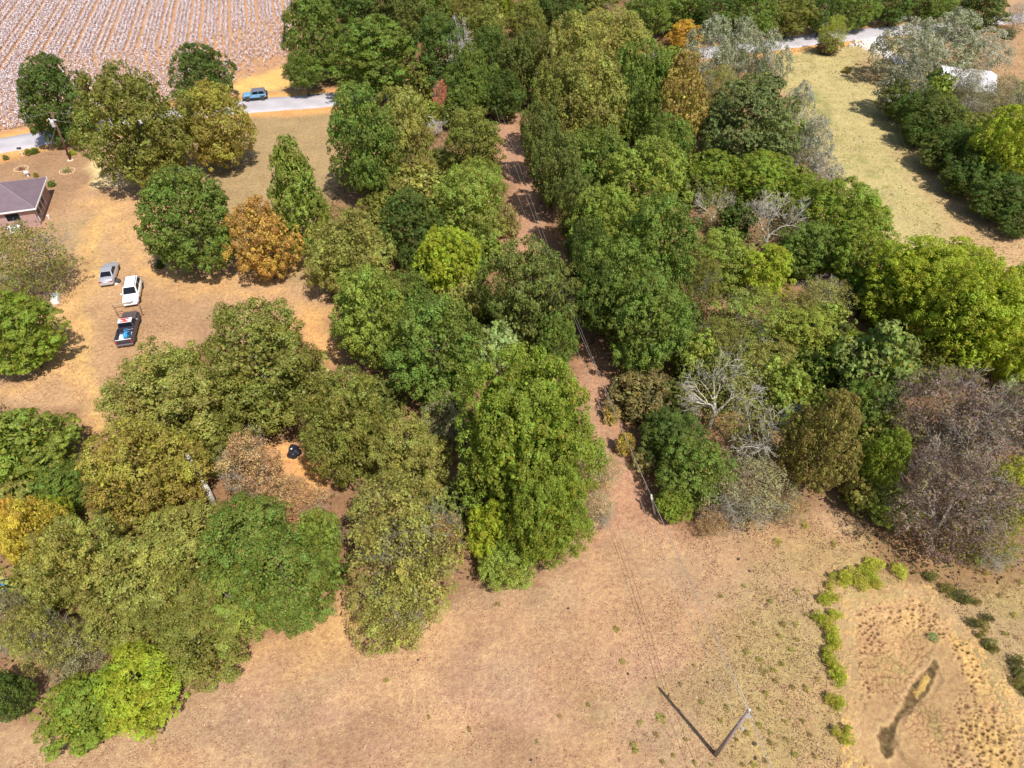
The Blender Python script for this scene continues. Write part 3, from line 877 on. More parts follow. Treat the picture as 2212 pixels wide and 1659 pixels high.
# leaf colours (albedo)
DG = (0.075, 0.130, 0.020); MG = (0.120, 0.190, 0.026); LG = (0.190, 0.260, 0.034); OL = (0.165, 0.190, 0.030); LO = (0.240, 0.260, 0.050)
YO = (0.27, 0.255, 0.035); YG = (0.255, 0.33, 0.014); VG = (0.170, 0.248, 0.022); LIME = (0.25, 0.325, 0.015); OR = (0.55, 0.34, 0.055); GO = (0.42, 0.31, 0.065)
SI = (0.28, 0.32, 0.19); TE = (0.13, 0.175, 0.052); PB = (0.46, 0.32, 0.14); MV = (0.27, 0.185, 0.155); PI = (0.33, 0.43, 0.17); GR = (0.24, 0.24, 0.12)
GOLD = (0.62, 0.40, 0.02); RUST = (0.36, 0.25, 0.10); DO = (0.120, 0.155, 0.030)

T = [
 # yard trees on the left
 (122, 219, 74, 94, 'dense', DG, 'dark green tree behind the utility pole, left of all roadside trees'),
 (293, 273, 104, 132, 'oak', OL, 'largest olive green roadside tree, left of the turning yellow-green tree'),
 (434, 160, 64, 62, 'dense', DG, 'dark rounded tree across the road at the edge of the cotton'),
 (464, 273, 75, 90, 'oak', YO, 'yellow-green turning tree just left of the blue vehicle'),
 (640, 425, 74, 126, 'cone', LG, 'light green cone-shaped tree right behind the orange tree'),
 (406, 472, 100, 116, 'dense', MG, 'wide mid green yard tree left of the orange tree'),
 (568, 515, 70, 90, 'autumn', OR, 'orange-brown autumn tree standing in the yard'),
 (754, 548, 86, 96, 'oak', LO, 'light olive tree at the yard edge, right of the orange tree'),
 (800, 690, 82, 112, 'oak', LG, 'grey-green tree along the wood edge below the light olive yard tree'),
 # left strip of wood between yard and cleared strip
 (785, 312, 74, 122, 'oak', MG, 'tall green tree at the top left corner of the middle wood, below the road'),
 (872, 300, 66, 108, 'maple', LO, 'olive tree with a yellow-brown top beside the corner tree'),
 (893, 355, 38, 62, 'thin', YO, 'thin yellowing tree with bare twigs in the middle wood'),
 (1022, 318, 62, 82, 'oak', OL, 'olive tree at the left edge of the cleared strip, near its far end'),
 (1035, 410, 54, 70, 'oak', LG, 'light green tree leaning over the left edge of the cleared strip'),
 (890, 410, 70, 60, 'brush', LO, 'pale olive low crown below the thin yellowing tree'),
 (892, 492, 66, 88, 'dense', DG, 'dark green tree in the centre of the middle wood'),
 (1010, 455, 82, 98, 'maple', LG, 'light green tree with yellow tips beside the cleared strip'),
 (970, 575, 66, 82, 'puffy', YG, 'bright yellow-green drooping tree left of the big dull oak'),
 (1142, 645, 94, 130, 'oak', DO, 'big dull olive oak leaning over the cleared strip'),
 (880, 640, 60, 60, 'oak', MG, 'mid green tree between the grey-green edge tree and the drooping one'),
 (942, 765, 106, 124, 'oak', MG, 'broad grey-green tree left of the pale pine'),
 (1078, 748, 48, 58, 'pine', PI, 'pale green pine in front of the big dull oak'),
 (1154, 742, 20, 22, 'thin', RUST, 'small rusty-topped tree right of the pale pine'),
 (1200, 745, 44, 70, 'oak', MG, 'green tree at the strip edge below the dull oak'),
 (1134, 955, 143, 190, 'giant', VG, 'very large bright green tree beside the brushy end of the strip'),
 (1175, 1110, 90, 150, 'giant', VG, 'bright green tree fronting the very large one at the field edge'),
 (1055, 1150, 50, 92, 'puffy', YG, 'narrow yellow-green tree with orange tips at the field edge'),
 (1095, 1205, 66, 60, 'oak', LG, 'low green tree nearest the field under the bright green crowns'),
 (960, 905, 54, 58, 'maple', GR, 'brownish big-leaved tree left of the very large bright tree'),
 (1005, 830, 34, 40, 'thin', RUST, 'small tree with dry tan leaves above the very large bright tree'),
 (885, 990, 84, 98, 'maple', LO, 'pale-leaved tree between the brownish tree and the white-branched one'),
 (868, 1165, 118, 135, 'sparse', LO, 'large pale-leaved tree with white branches standing out into the field'),
 (858, 1315, 88, 88, 'sparse', LO, 'lower pale-leaved tree with white forked limbs, nearest the field'),
 (960, 1180, 52, 80, 'thin', RUST, 'thin tree with rusty leaves between the white-branched and bright green trees'),
 (752, 925, 92, 126, 'maple', OL, 'olive big-leaved tree right above the black bags'),
 (558, 800, 134, 142, 'maple', OL, 'large dark-leaved tree with yellow tips below the parked pickup'),
 (375, 868, 122, 126, 'maple', LO, 'soft olive tree to the lower left of the pickup'),
 (312, 1025, 110, 122, 'maple', YO, 'yellow-olive tree left of the broken log'),
 (470, 960, 60, 70, 'maple', OL, 'small olive tree above the broken log'),
 (548, 1015, 72, 88, 'thin', PB, 'nearly bare tree with dry tan leaves in the clearing by the log'),
 (612, 1072, 62, 56, 'thin', PB, 'dry tan sapling at the right of the nearly bare tree in the clearing'),
 (655, 1095, 56, 38, 'thin', PB, 'low patch of dry tan saplings below the bare tree in the clearing'),
 (690, 1165, 50, 92, 'oak', LG, 'light green tree at the right end of the lower left wood'),
 (535, 1180, 104, 104, 'maple', MG, 'broad blue-green tree in the lower left wood below the clearing'),
 (622, 1262, 92, 104, 'maple', MG, 'green tree fronting the field at the right of the lower left wood'),
 (505, 1300, 92, 84, 'maple', LG, 'light green tree at the field edge between the blue-green and olive trees'),
 (395, 1180, 98, 96, 'maple', LO, 'pale olive tree below the broken log'),
 (290, 1245, 104, 104, 'maple', LO, 'broad pale olive tree in the middle of the lower left wood'),
 (385, 1300, 92, 90, 'maple', OL, 'olive tree in the lower left wood above the field edge one'),
 (255, 1345, 70, 70, 'maple', LO, 'pale olive tree right above the lime green tree'),
 (180, 1220, 85, 105, 'maple', LO, 'olive tree left of the very broad one, right of the yellow-orange tree'),
 (420, 1385, 100, 84, 'maple', OL, 'olive tree at the field edge right of the lime green tree'),
 (305, 1475, 100, 88, 'cedar', LIME, 'lime green tree at the field edge'),
 (188, 1528, 88, 76, 'cedar', VG, 'green bushy tree with grey twigs left of the lime green tree'),
 (175, 1405, 62, 62, 'thin', GR, 'grey twiggy tree above the lime green tree'),
 (95, 1385, 62, 90, 'sparse', LO, 'pale olive sparse tree near the lower left corner'),
 (8, 1500, 46, 115, 'dense', DG, 'dark tree cut by the left edge of the picture, near the bottom corner'),
 (10, 1340, 60, 70, 'thin', GR, 'grey twiggy tree under the blue drum at the left edge'),
 (20, 1140, 46, 90, 'maple', (.46, .33, .03), 'yellow and orange tree at the left edge'),
 (85, 1165, 62, 92, 'maple', (.42, .36, .03), 'yellow-green turning tree right of the orange one at the left edge'),
 (120, 1135, 45, 62, 'puffy', YG, 'small yellow-green tree beside the yellow and orange one'),
 (50, 968, 100, 100, 'cedar', LG, 'feathery green tree left of the white panel'),
 (125, 1055, 62, 62, 'cedar', MG, 'low feathery green tree below the white panel'),
 (140, 1000, 48, 42, 'thin', GR, 'grey twiggy shrub leaning against the white panel'),
 (38, 712, 84, 92, 'cedar', VG, 'bright green cedar at the left edge beside the red tarp'),
 (62, 562, 94, 88, 'thin', OL, 'olive tree with bare white branches below the house'),
 # wood behind, top
 (678, 72, 66, 92, 'dense', MG, 'green tree at the right corner of the cotton field'),
 (655, 150, 40, 40, 'oak', MG, 'low green crown over the road shadow at the cotton corner'),
 (815, 122, 90, 88, 'cedar', MG, 'broad layered green tree above the road end in the far wood'),
 (953, 118, 56, 82, 'oak', DG, 'dark green tree right of the broad layered one'),
 (1018, 168, 50, 72, 'oak', MG, 'green tree at the far left of the dark gap in the woods'),
 (1012, 215, 46, 46, 'oak', MG, 'low green tree in front of the grey dead tree'),
 (780, 15, 62, 62, 'oak', DG, 'dark tree top left of the far wood behind the layered one'),
 (870, 22, 52, 62, 'oak', DO, 'dull green tree in the far wood above the dark green one'),
 (930, 20, 46, 50, 'dense', MG, 'mid green round tree in the far wood, at the top of the picture'),
 (1040, 80, 50, 66, 'oak', OL, 'olive tree in the far wood above the dark gap'),
 (1000, 25, 40, 40, 'oak', OL, 'small olive tree top at the upper picture edge'),
 (1090, 20, 20, 20, 'puffy', YG, 'small bright yellow-green tree top in the far wood'),
 (1135, 60, 42, 60, 'oak', OL, 'greyish olive tree right of the bright little tree top'),
 # right block along the strip
 (1088, 205, 42, 52, 'oak', DG, 'dark tree closing the far end of the cleared strip'),
 (1110, 150, 40, 60, 'oak', DO, 'dull tree behind the one closing the far end of the strip'),
 (1060, 120, 42, 60, 'oak', DG, 'dark green tree left of the dull tree at the far end of the strip'),
 (1150, 150, 42, 92, 'column', DO, 'tall dull tree above the dark gap at the far end of the strip'),
 (1240, 140, 66, 98, 'column', LO, 'tall pale olive tree in the right wood, near its far corner'),
 (1197, 220, 50, 88, 'column', OL, 'tall olive tree shading the far end of the strip'),
 (1325, 105, 86, 80, 'maple', LO, 'broad tree with a tan-brown top in the right wood'),
 (1318, 52, 50, 24, 'thin', RUST, 'tan-brown thin crown on top of the right wood'),
 (1275, 235, 72, 110, 'column', LO, 'pale olive tree in front of the tall pale pair'),
 (1375, 210, 62, 110, 'column', MG, 'grey-green tree left of the golden tree'),
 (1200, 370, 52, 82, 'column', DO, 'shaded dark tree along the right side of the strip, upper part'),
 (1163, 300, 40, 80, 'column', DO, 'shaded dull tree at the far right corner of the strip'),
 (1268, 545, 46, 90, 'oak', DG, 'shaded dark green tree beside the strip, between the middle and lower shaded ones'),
 (1470, 222, 62, 104, 'autumn', GO, 'golden-brown tree in the right wood'),
 (1440, 320, 52, 70, 'column', MG, 'green tree below the golden tree'),
 (1285, 350, 76, 80, 'oak', MG, 'mid green tree below the pale olive tree in the right wood'),
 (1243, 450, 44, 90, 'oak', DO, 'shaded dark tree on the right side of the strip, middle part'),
 (1388, 402, 98, 96, 'puffy', LG, 'light green tree with upright tips in the middle of the right wood'),
 (1300, 500, 66, 96, 'puffy', LG, 'light green tree along the strip below the upright-tipped one'),
 (1420, 545, 86, 120, 'oak', MG, 'tall mid green tree in the middle of the right wood'),
 (1325, 620, 76, 110, 'oak', MG, 'big green tree on the right side of the strip'),
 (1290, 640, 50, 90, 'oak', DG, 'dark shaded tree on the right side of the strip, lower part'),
 (1400, 705, 86, 112, 'oak', MG, 'wide green tree at the lower end of the dense row by the strip'),
 (1620, 262, 104, 100, 'dense', TE, 'large dark green round tree left of the pasture'),
 (1480, 74, 40, 24, 'autumn', GOLD, 'small golden yellow tree near the road bend'),
 (1530, 115, 56, 66, 'silver', SI, 'silver-leaved tree below the golden yellow one'),
 (1598, 105, 38, 58, 'silver', SI, 'upright silver tree at the roadside'),
 (1655, 140, 46, 60, 'silver', SI, 'silver tree at the corner of the pasture'),
 (1560, 180, 44, 38, 'thin', LO, 'pale twiggy tree above the large dark round tree'),
 (1722, 240, 34, 52, 'silver', (0.36, 0.37, 0.30), 'whitish brush on the pasture side of the dark round tree'),
 (1756, 310, 36, 56, 'silver', (0.36, 0.36, 0.30), 'whitish brush along the pasture edge, middle'),
 (1772, 372, 40, 40, 'silver', (0.33, 0.32, 0.27), 'greyish brush at the pasture edge above the vivid green trees'),
 (1690, 330, 52, 46, 'thin', GR, 'grey-brown twiggy shrub below the dark round tree'),
 (1545, 378, 62, 46, 'puffy', VG, 'green bush top left of the pair above the bare trees'),
 (1648, 390, 72, 52, 'puffy', VG, 'green bush top right of the pair above the bare trees'),
 (1740, 425, 48, 48, 'puffy', VG, 'green bush top at the pasture edge above the vivid tree'),
 (1545, 450, 46, 52, 'bare', OL, 'bare pale-branched tree left of the pair in the right wood'),
 (1668, 478, 66, 66, 'bare', GR, 'bare pale-branched tree right of the pair in the right wood'),
 (1822, 470, 84, 78, 'puffy', VG, 'vivid green tree at the pasture edge'),
 (1862, 555, 78, 78, 'puffy', VG, 'vivid green tree nearer the yellow-green giants'),
 (1750, 540, 62, 62, 'oak', MG, 'mid green tree left of the vivid pasture edge tree'),
 (1560, 560, 66, 66, 'oak', LG, 'light green tree below the left bare tree'),
 (1515, 620, 44, 66, 'sparse', OL, 'sparse olive tree right of the dense row by the strip'),
 (1985, 620, 104, 104, 'giant', YG, 'left one of the yellow-green giant trees at the right'),
 (2110, 700, 106, 124, 'giant', YG, 'middle one of the yellow-green giant trees at the right'),
 (2080, 575, 72, 56, 'puffy', YG, 'yellow-green tree top nearest the pasture track'),
 (2200, 640, 62, 70, 'puffy', YG, 'yellow-green tree cut by the right edge'),
 (2215, 770, 62, 80, 'puffy', YG, 'lower yellow-green tree cut by the right edge, above the mauve trees'),
 (1905, 655, 48, 52, 'puffy', VG, 'green tree at the dark hollow left of the yellow-green giants'),
 (1650, 590, 62, 60, 'puffy', YG, 'yellow-green thin tree in the middle of the mixed wood'),
 (1620, 690, 82, 72, 'sparse', LG, 'pale mixed-leaf tree in the middle of the mixed wood'),
 (1780, 650, 66, 52, 'thin', LO, 'grey-branched tree left of the dark hollow'),
 (1745, 730, 74, 66, 'oak', (.22, .27, .03), 'yellow-green tree left of the big-leaved one'),
 (1550, 740, 58, 56, 'sparse', OL, 'thin olive tree above the white-branched tree'),
 (1665, 780, 62, 52, 'oak', LO, 'pale tree between the white-branched and big-leaved trees'),
 (1895, 790, 80, 98, 'bigleaf', (0.19, 0.27, 0.065), 'blue-green tree with big glossy leaves and yellow centre'),
 (1835, 780, 40, 60, 'puffy', YG, 'small yellow-green tree left of the big-leaved one'),
 (2020, 780, 66, 60, 'oak', OL, 'olive tree between the big-leaved tree and the giants'),
 (1555, 850, 92, 96, 'bare', LO, 'white-branched nearly bare tree near the end of the strip'),
 (1640, 935, 86, 86, 'bare', OL, 'white-branched nearly bare tree leaning right, below the first'),
 (1400, 860, 72, 56, 'brush', (0.17, 0.16, 0.05), 'low olive brush right of the strip, under the dense row'),
 (1450, 945, 68, 66, 'oak', DG, 'dark bushy tree left of the white-branched trees'),
 (1500, 1020, 74, 76, 'oak', MG, 'mid green bushy tree under the white-branched trees'),
 (1455, 1085, 42, 42, 'puffy', VG, 'small green bush by the old leaning post'),
 (1778, 955, 78, 132, 'autumn', (0.26, 0.22, 0.05), 'golden olive tree right of the white-branched trees'),
 (1610, 1055, 92, 68, 'thin', GR, 'twiggy grey-green thicket at the field edge'),
 (1700, 1085, 46, 42, 'thin', (.30,.24,.10), 'dry brown-green shrub at the field edge'),
 (1545, 1125, 40, 26, 'thin', (.33,.24,.11), 'low dry brush at the field edge right of the post'),
 (1875, 895, 58, 72, 'oak', MG, 'green tree below the big-leaved one'),
 (1905, 1000, 50, 76, 'puffy', VG, 'narrow green tree between the golden olive and mauve trees'),
 (1925, 1085, 58, 50, 'oak', LG, 'green shrub between the golden olive and mauve trees'),
 (2030, 925, 112, 122, 'mauve', MV, 'mauve-brown twiggy tree, upper left of the mauve group'),
 (2155, 940, 104, 112, 'mauve', MV, 'mauve-brown twiggy tree, upper right of the mauve group'),
 (2060, 1090, 112, 118, 'mauve', (0.25, 0.17, 0.14), 'mauve-brown twiggy tree, lowest of the mauve group, above the dry pond'),
 (2180, 1075, 66, 82, 'sparse', YG, 'grey tree hung with lime green vines at the right edge'),
 (2135, 1170, 66, 56, 'thin', OL, 'low brown-green shrub at the top right of the dry pond'),
 # hedgerow right
 (1960, 110, 66, 62, 'silver', (0.25, 0.27, 0.17), 'grey-green tree at the left of the silver clump by the road'),
 (2045, 92, 72, 60, 'silver', SI, 'tall silver tree in front of the road at the right'),
 (2125, 112, 56, 46, 'silver', (0.34, 0.34, 0.26), 'pale silver tree beside the white building'),
 (1955, 190, 52, 56, 'silver', (0.19, 0.20, 0.12), 'dull green-grey tree at the near end of the silver clump'),
 (2082, 185, 40, 42, 'thin', GR, 'bare grey tree in front of the white building'),
 (2105, 195, 40, 40, 'bare', GR, 'bare twiggy tree before the near wall of the white building'),
 (2160, 212, 52, 48, 'thin', GR, 'bare grey tree at the right end of the white building'),
 (2135, 235, 50, 40, 'thin', GR, 'grey twiggy shrub below the white building'),
 (1985, 235, 50, 46, 'oak', DG, 'dark hedge tree at the far end of the hedgerow'),
 (2035, 262, 52, 50, 'oak', DO, 'dull green hedge tree below the white building'),
 (2060, 315, 50, 50, 'oak', DG, 'dark hedge tree in the middle of the hedgerow'),
 (2110, 365, 56, 52, 'oak', DG, 'dark hedge tree left of the yellow-green hedgerow tree'),
 (2170, 425, 60, 52, 'oak', DG, 'dark hedge tree at the near end of the hedgerow'),
 (1938, 212, 36, 40, 'oak', DO, 'low dull hedge shrub at the far left end of the hedgerow'),
 (1988, 278, 38, 38, 'oak', DG, 'low dark hedge shrub on the pasture side, second from the far end'),
 (2032, 330, 40, 38, 'oak', DO, 'low dull hedge shrub on the pasture side, third from the far end'),
 (2085, 385, 42, 38, 'oak', DG, 'low dark hedge shrub on the pasture side, fourth from the far end'),
 (2140, 430, 42, 38, 'oak', DO, 'low dull hedge shrub on the pasture side, second from the near end'),
 (2205, 472, 44, 40, 'oak', DG, 'low dark hedge shrub cut by the right edge, nearest end of the hedgerow'),
 (2090, 285, 50, 44, 'oak', OL, 'olive hedge tree beside the yellow-green hedgerow tree'),
 (2175, 325, 68, 88, 'puffy', YG, 'yellow-green hedgerow tree at the right edge'),
 (2122, 22, 52, 54, 'cedar', (0.09, 0.13, 0.03), 'dark layered cedar beside the road at the top right'),
 # beyond the road, top right
 (1472, 18, 50, 50, 'oak', MG, 'mid green tree across the road above the golden yellow one'),
 (1545, 30, 54, 48, 'oak', DG, 'dark tree across the road, second from the golden one'),
 (1630, 28, 50, 50, 'oak', MG, 'rounded tree across the road above the silver trees'),
 (1708, 30, 46, 44, 'oak', OL, 'olive tree across the road left of the roadside sapling'),
 (1778, 28, 44, 42, 'oak', DG, 'dark tree across the road behind the roadside sapling'),
 (1850, 20, 46, 40, 'oak', MG, 'mid green tree across the road right of the sapling'),
 (1930, 14, 46, 36, 'oak', DG, 'dark tree across the road above the gravel drive'),
 (2010, 6, 46, 34, 'oak', MG, 'tree across the road left of the layered cedar'),
 (2070, 2, 36, 30, 'oak', LG, 'light green tree just left of the layered cedar, at the top'),
 (1400, 30, 48, 50, 'oak', MG, 'mid green tree at the top of the right wood, left of the road bend'),
 (1200, 20, 56, 44, 'oak', DG, 'dark tree at the top of the picture above the pale olive pair'),
 (1290, 8, 52, 40, 'oak', OL, 'olive tree at the top of the picture above the tan-topped tree'),
 (1070, -12, 50, 40, 'oak', OL, 'olive tree top cut by the upper picture edge'),
 (700, -40, 60, 60, 'oak', DG, 'dark tree cut by the upper edge beside the cotton field'),
 (1803, 75, 30, 38, 'thin', YG, 'small sparse yellow-green sapling at the roadside'),
]
for t in T:
    cx, cy, rx, ry, st, col, lab = t
    name = 'bush' if ('bush' in lab.split(',')[0] and st != 'oak') or 'brush' in lab.split(',')[0] or 'shrub' in lab.split(',')[0] else ('pine_tree' if st == 'pine' else 'tree')
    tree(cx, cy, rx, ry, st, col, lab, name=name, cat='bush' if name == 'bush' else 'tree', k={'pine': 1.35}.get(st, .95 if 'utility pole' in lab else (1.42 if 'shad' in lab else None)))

# dead and fallen trees
def dead(cx, cy, r, label, rx_=0.0, z=0.3, cat='dead tree', tall=None, col=None, rz=0.0):
    p = P(cx, cy, 0)
    t = (H) / (SP - (829.5 - cy) / F * CP)
    a = r * t / F
    e = empty('dead_tree', (p[0], p[1], z), rz)
    e.rotation_euler = (rx_, 0, rz)
    e.scale = (a, a, tall or a)
    tag(e, label, cat)
    for nm, me in proto('dead', int(cx) % 3):
        o = bpy.data.objects.new(nm, me); COL.objects.link(o); o.parent = e; o.location = (0, 0, 1.3)
    return e
dead(992, 218, 38, 'leafless grey dead tree standing right of the rusty dead one', tall=6.5)
dead(930, 285, 26, 'fallen bleached tree below the rusty dead tree', rx_=1.45, z=2.6, cat='fallen tree', rz=0.6)
tree(955, 212, 22, 38, 'thin', (0.55, 0.25, 0.12), 'dead tree with rusty pink leaves in the far wood', cat='dead tree')

# brush at the end of the cleared strip
for i, (cx, cy, rx, ry, st, col, lab) in enumerate([
    (1300, 1020, 46, 52, 'thin', (0.42, 0.36, 0.18), 'pale dry brush filling the end of the strip'),
    (1290, 1100, 42, 44, 'thin', (0.42, 0.36, 0.2), 'pale dry brush nearest the field, beside the bright green giant'),
    (1348, 960, 20, 30, 'brush', (0.42, 0.36, 0.06), 'small yellow-leaved shrub under the wires'),
    (1322, 895, 22, 22, 'brush', (0.38, 0.32, 0.08), 'small yellow-leaved shrub farther up the strip'),
    (1395, 995, 28, 28, 'brush', (0.30, 0.29, 0.10), 'olive shrub under the wires above the old leaning post'),
    (1095, 480, 26, 40, 'brush', (0.30, 0.28, 0.10), 'pale shrub on the left side of the strip'),
    (1788, 98, 26, 14, 'brush', (0.20, 0.15, 0.08), 'low brown shrub at the foot of the roadside sapling'),
    (2180, 74, 13, 11, 'brush', (0.14, 0.16, 0.09), 'small grey-green round bush in the far right yard'),
    (2196, 36, 34, 16, 'thin', (0.42, 0.37, 0.36), 'pale grey leafless brush at the top right corner'),
    (1695, 218, 8, 8, 'brush', YO, 'tiny shrub at the pasture corner'),
    ]):
    tree(cx, cy, rx, ry, st, col, lab, name='bush', cat='bush')

# young growth filling the woods between the trees
fill_rng = np.random.default_rng(5)
USED = set()
TA = np.array(TREES_AT)
for poly, nmax, lab in ((WOODS[0], 44, 'shaded understorey shrub among the trees of the left woods'), (WOODS[1], 60, 'shaded understorey shrub among the trees of the right woods'),
                   (WOODS[2], 14, 'low shrub filling the hedgerow'), (WOODS[3], 26, 'shaded understorey tree in the far woods')):
    pl = np.array(poly); lo_, hi_ = pl.min(0), pl.max(0)
    lo_ = np.maximum(lo_, [-120, 5]); hi_ = np.minimum(hi_, [130, 205])
    placed = []
    for _ in range(4000):
        if len(placed) >= nmax: break
        x, y = fill_rng.uniform(lo_, hi_)
        if not in_poly(np.array([x]), np.array([y]), poly)[0] or poly_dist(np.array([x]), np.array([y]), poly)[0] < 2.2: continue
        if poly_dist(np.array([x]), np.array([y]), ROADW, closed=False)[0] < 6.5: continue
        if in_poly(np.array([x]), np.array([y]), CLEAR)[0] or poly_dist(np.array([x]), np.array([y]), CLEAR)[0] < 2.0: continue
        d = np.hypot(TA[:, 0] - x, TA[:, 1] - y) / TA[:, 2]
        if d.min() < 0.75: continue
        if any(math.hypot(x - a, y - b) < 3.2 for a, b in placed): continue
        far = 'far' in lab
        s = fill_rng.uniform(1.6, 2.8) * (1.5 if far else 1)
        e = empty('shrub', (x, y, 0), fill_rng.uniform(0, 6.28)); e.scale = (s, s, s * fill_rng.uniform(0.9, 1.5))
        ci = fill_rng.integers(0, 6)
        col = [DG, MG, DO, OL, LO, LG][ci]
        cn = ['dark green', 'mid green', 'dull green', 'olive', 'pale olive', 'light green'][ci]
        near = np.argsort(d)
        for j in near:
            lb = '%s low shrub beside the %s' % (cn, ' '.join(TREE_LABELS[j].split(',')[0].split()[:10]))
            if lb not in USED: break
        USED.add(lb)
        tag(e, lb, 'shrub', 'understorey shrubs between the trees')
        for nm, me in proto('bush', len(placed) % 3):
            o = bpy.data.objects.new(nm, me); COL.objects.link(o); o.parent = e; o.location = (0, 0, 0.8); o.color = (*col, 1)
        placed.append((x, y))

# leaf litter and seedlings on the woodland floor: uncountable, one object
n = 60000
pts = []
for poly, m_ in ((WOODS[0], 22000), (WOODS[1], 28000), (WOODS[2], 4000), (WOODS[3], 6000)):
    pl = np.array(poly); lo_, hi_ = np.maximum(pl.min(0), [-120, 5]), np.minimum(pl.max(0), [130, 205])
    c = RNG.uniform(lo_, hi_, (m_ * 3, 2))
    c = c[in_poly(c[:, 0], c[:, 1], poly)]
    c = c[poly_dist(c[:, 0], c[:, 1], ROADW, closed=False) > 5.5]
    c = c[(fbm(c[:, 0] / 3, c[:, 1] / 3, 201) > 0.42) & ~in_poly(c[:, 0], c[:, 1], CLEAR)][:m_]
    pts.append(c)
c = np.concatenate(pts); n = len(c)
hgt = RNG.uniform(0.02, 0.8, n) ** 1.6 * (0.3 + 1.2 * fbm(c[:, 0] / 4, c[:, 1] / 4, 211))
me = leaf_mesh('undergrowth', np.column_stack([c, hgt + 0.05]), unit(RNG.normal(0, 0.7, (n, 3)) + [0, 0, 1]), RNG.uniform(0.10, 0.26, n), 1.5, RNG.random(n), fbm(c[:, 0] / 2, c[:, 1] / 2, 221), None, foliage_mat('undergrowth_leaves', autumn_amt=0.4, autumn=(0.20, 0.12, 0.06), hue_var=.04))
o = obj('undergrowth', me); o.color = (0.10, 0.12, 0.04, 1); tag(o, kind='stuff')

# ------------------------------------------------------------------ cotton field
def cotton():
    r = np.random.default_rng(11)
    pts = []
    dirv = np.array([-0.30, 1.0]); dirv /= np.linalg.norm(dirv); perp = np.array([dirv[1], -dirv[0]])
    A = W((-460, -110), (640, -110), (628, 34), (600, 43), (560, 48), (480, 80), (415, 97), (345, 107), (240, 118), (150, 122), (92, 135), (0, 160), (-460, 190))
    FB = W((-460, -110), (650, -110), (632, 40), (640, 85), (625, 135), (560, 172), (505, 182), (440, 205), (380, 238), (300, 250), (200, 262), (70, 277), (0, 288), (-200, 318), (-460, 345))
    o0 = P(418, 0)[:2]
    offs = []
    k0 = 0
    period = 6.3
    for m_ in range(-26, 16):
        for o_ in (0.75, 1.7, 3.15, 4.05, 4.95, 5.75):    # gaps stay open at 0 and 2.45
            offs.append(m_ * period + o_)
    for o_ in offs:
        s = np.arange(-60, 120, 0.42); s = s + r.normal(0, 0.08, len(s))
        x = o0[0] + perp[0] * (o_ + r.normal(0, 0.1, len(s))) + dirv[0] * s
        y = o0[1] + perp[1] * (o_ + r.normal(0, 0.1, len(s))) + dirv[1] * s
        k = in_poly(x, y, A)
        pts.append(np.column_stack([x[k], y[k]]))
    # headland rows follow the road
    cxs, cys, nx_, ny_ = RC
    for j in range(60):
        off = 6.6 + 0.97 * j
        x = cxs + nx_ * off; y = cys + ny_ * off
        x = np.repeat(x, 2) + r.uniform(-.5, .5, len(x) * 2); y = np.repeat(y, 2)
        yy = np.interp(x, np.sort(cxs), (cys + ny_ * off)[np.argsort(cxs)]) if False else y
        k = in_poly(x, y, FB) & ~in_poly(x, y, A)
        thin = sstep(16, 3, poly_dist(x, y, W((520, 190), (640, 150)), closed=False))
        k &= r.random(len(x)) > thin * 0.9
        pts.append(np.column_stack([x[k], y[k]]))
    p = np.concatenate(pts)
    p = p[(p[:, 1] < 215) & (p[:, 0] > -165)]
    return p, r

cp, cr_ = cotton()
nc = len(cp)
# each plant: a few twig and dry leaf sprays and open bolls
def sprays(p, k, spread, z0, z1, smin, smax, r):
    n = len(p) * k
    c = np.repeat(p, k, 0)
    c = np.column_stack([c + r.normal(0, spread, (n, 2)), r.uniform(z0, z1, n)])
    return c, unit(r.normal(0, 0.8, (n, 3)) + [0, 0, 0.8]), r.uniform(smin, smax, n)
mat_b, nt, out = new_mat('cotton_boll')
b = N(nt, 'ShaderNodeBsdfPrincipled'); b.inputs['Base Color'].default_value = (0.74, 0.73, 0.82, 1); b.inputs['Roughness'].default_value = 0.9
nt.links.new(b.outputs[0], out.inputs['Surface'])
c1, n1_, s1 = sprays(cp, 8, 0.15, 0.3, 0.8, 0.09, 0.19, cr_)
c2, n2_, s2 = sprays(cp, 5, 0.18, 0.08, 0.6, 0.17, 0.28, cr_)
me = leaf_mesh('cotton_plants', np.concatenate([c1, c2]), np.concatenate([n1_, n2_]), np.concatenate([s1, s2]), 1.15,
               cr_.random(len(c1) + len(c2)), cr_.random(len(c1) + len(c2)), None, mat_b)
me.materials.append(foliage_mat('dry_cotton_leaf', autumn_amt=0.2, autumn=(0.30, 0.14, 0.12), transl=0.2))
mi = np.concatenate([np.zeros(len(c1)), np.ones(len(c2))]).astype(np.int32)
me.polygons.foreach_set('material_index', mi)
o = obj('cotton_plants', me); o.color = (0.27, 0.20, 0.21, 1)
tag(o, kind='stuff')
print('cotton plants', nc)

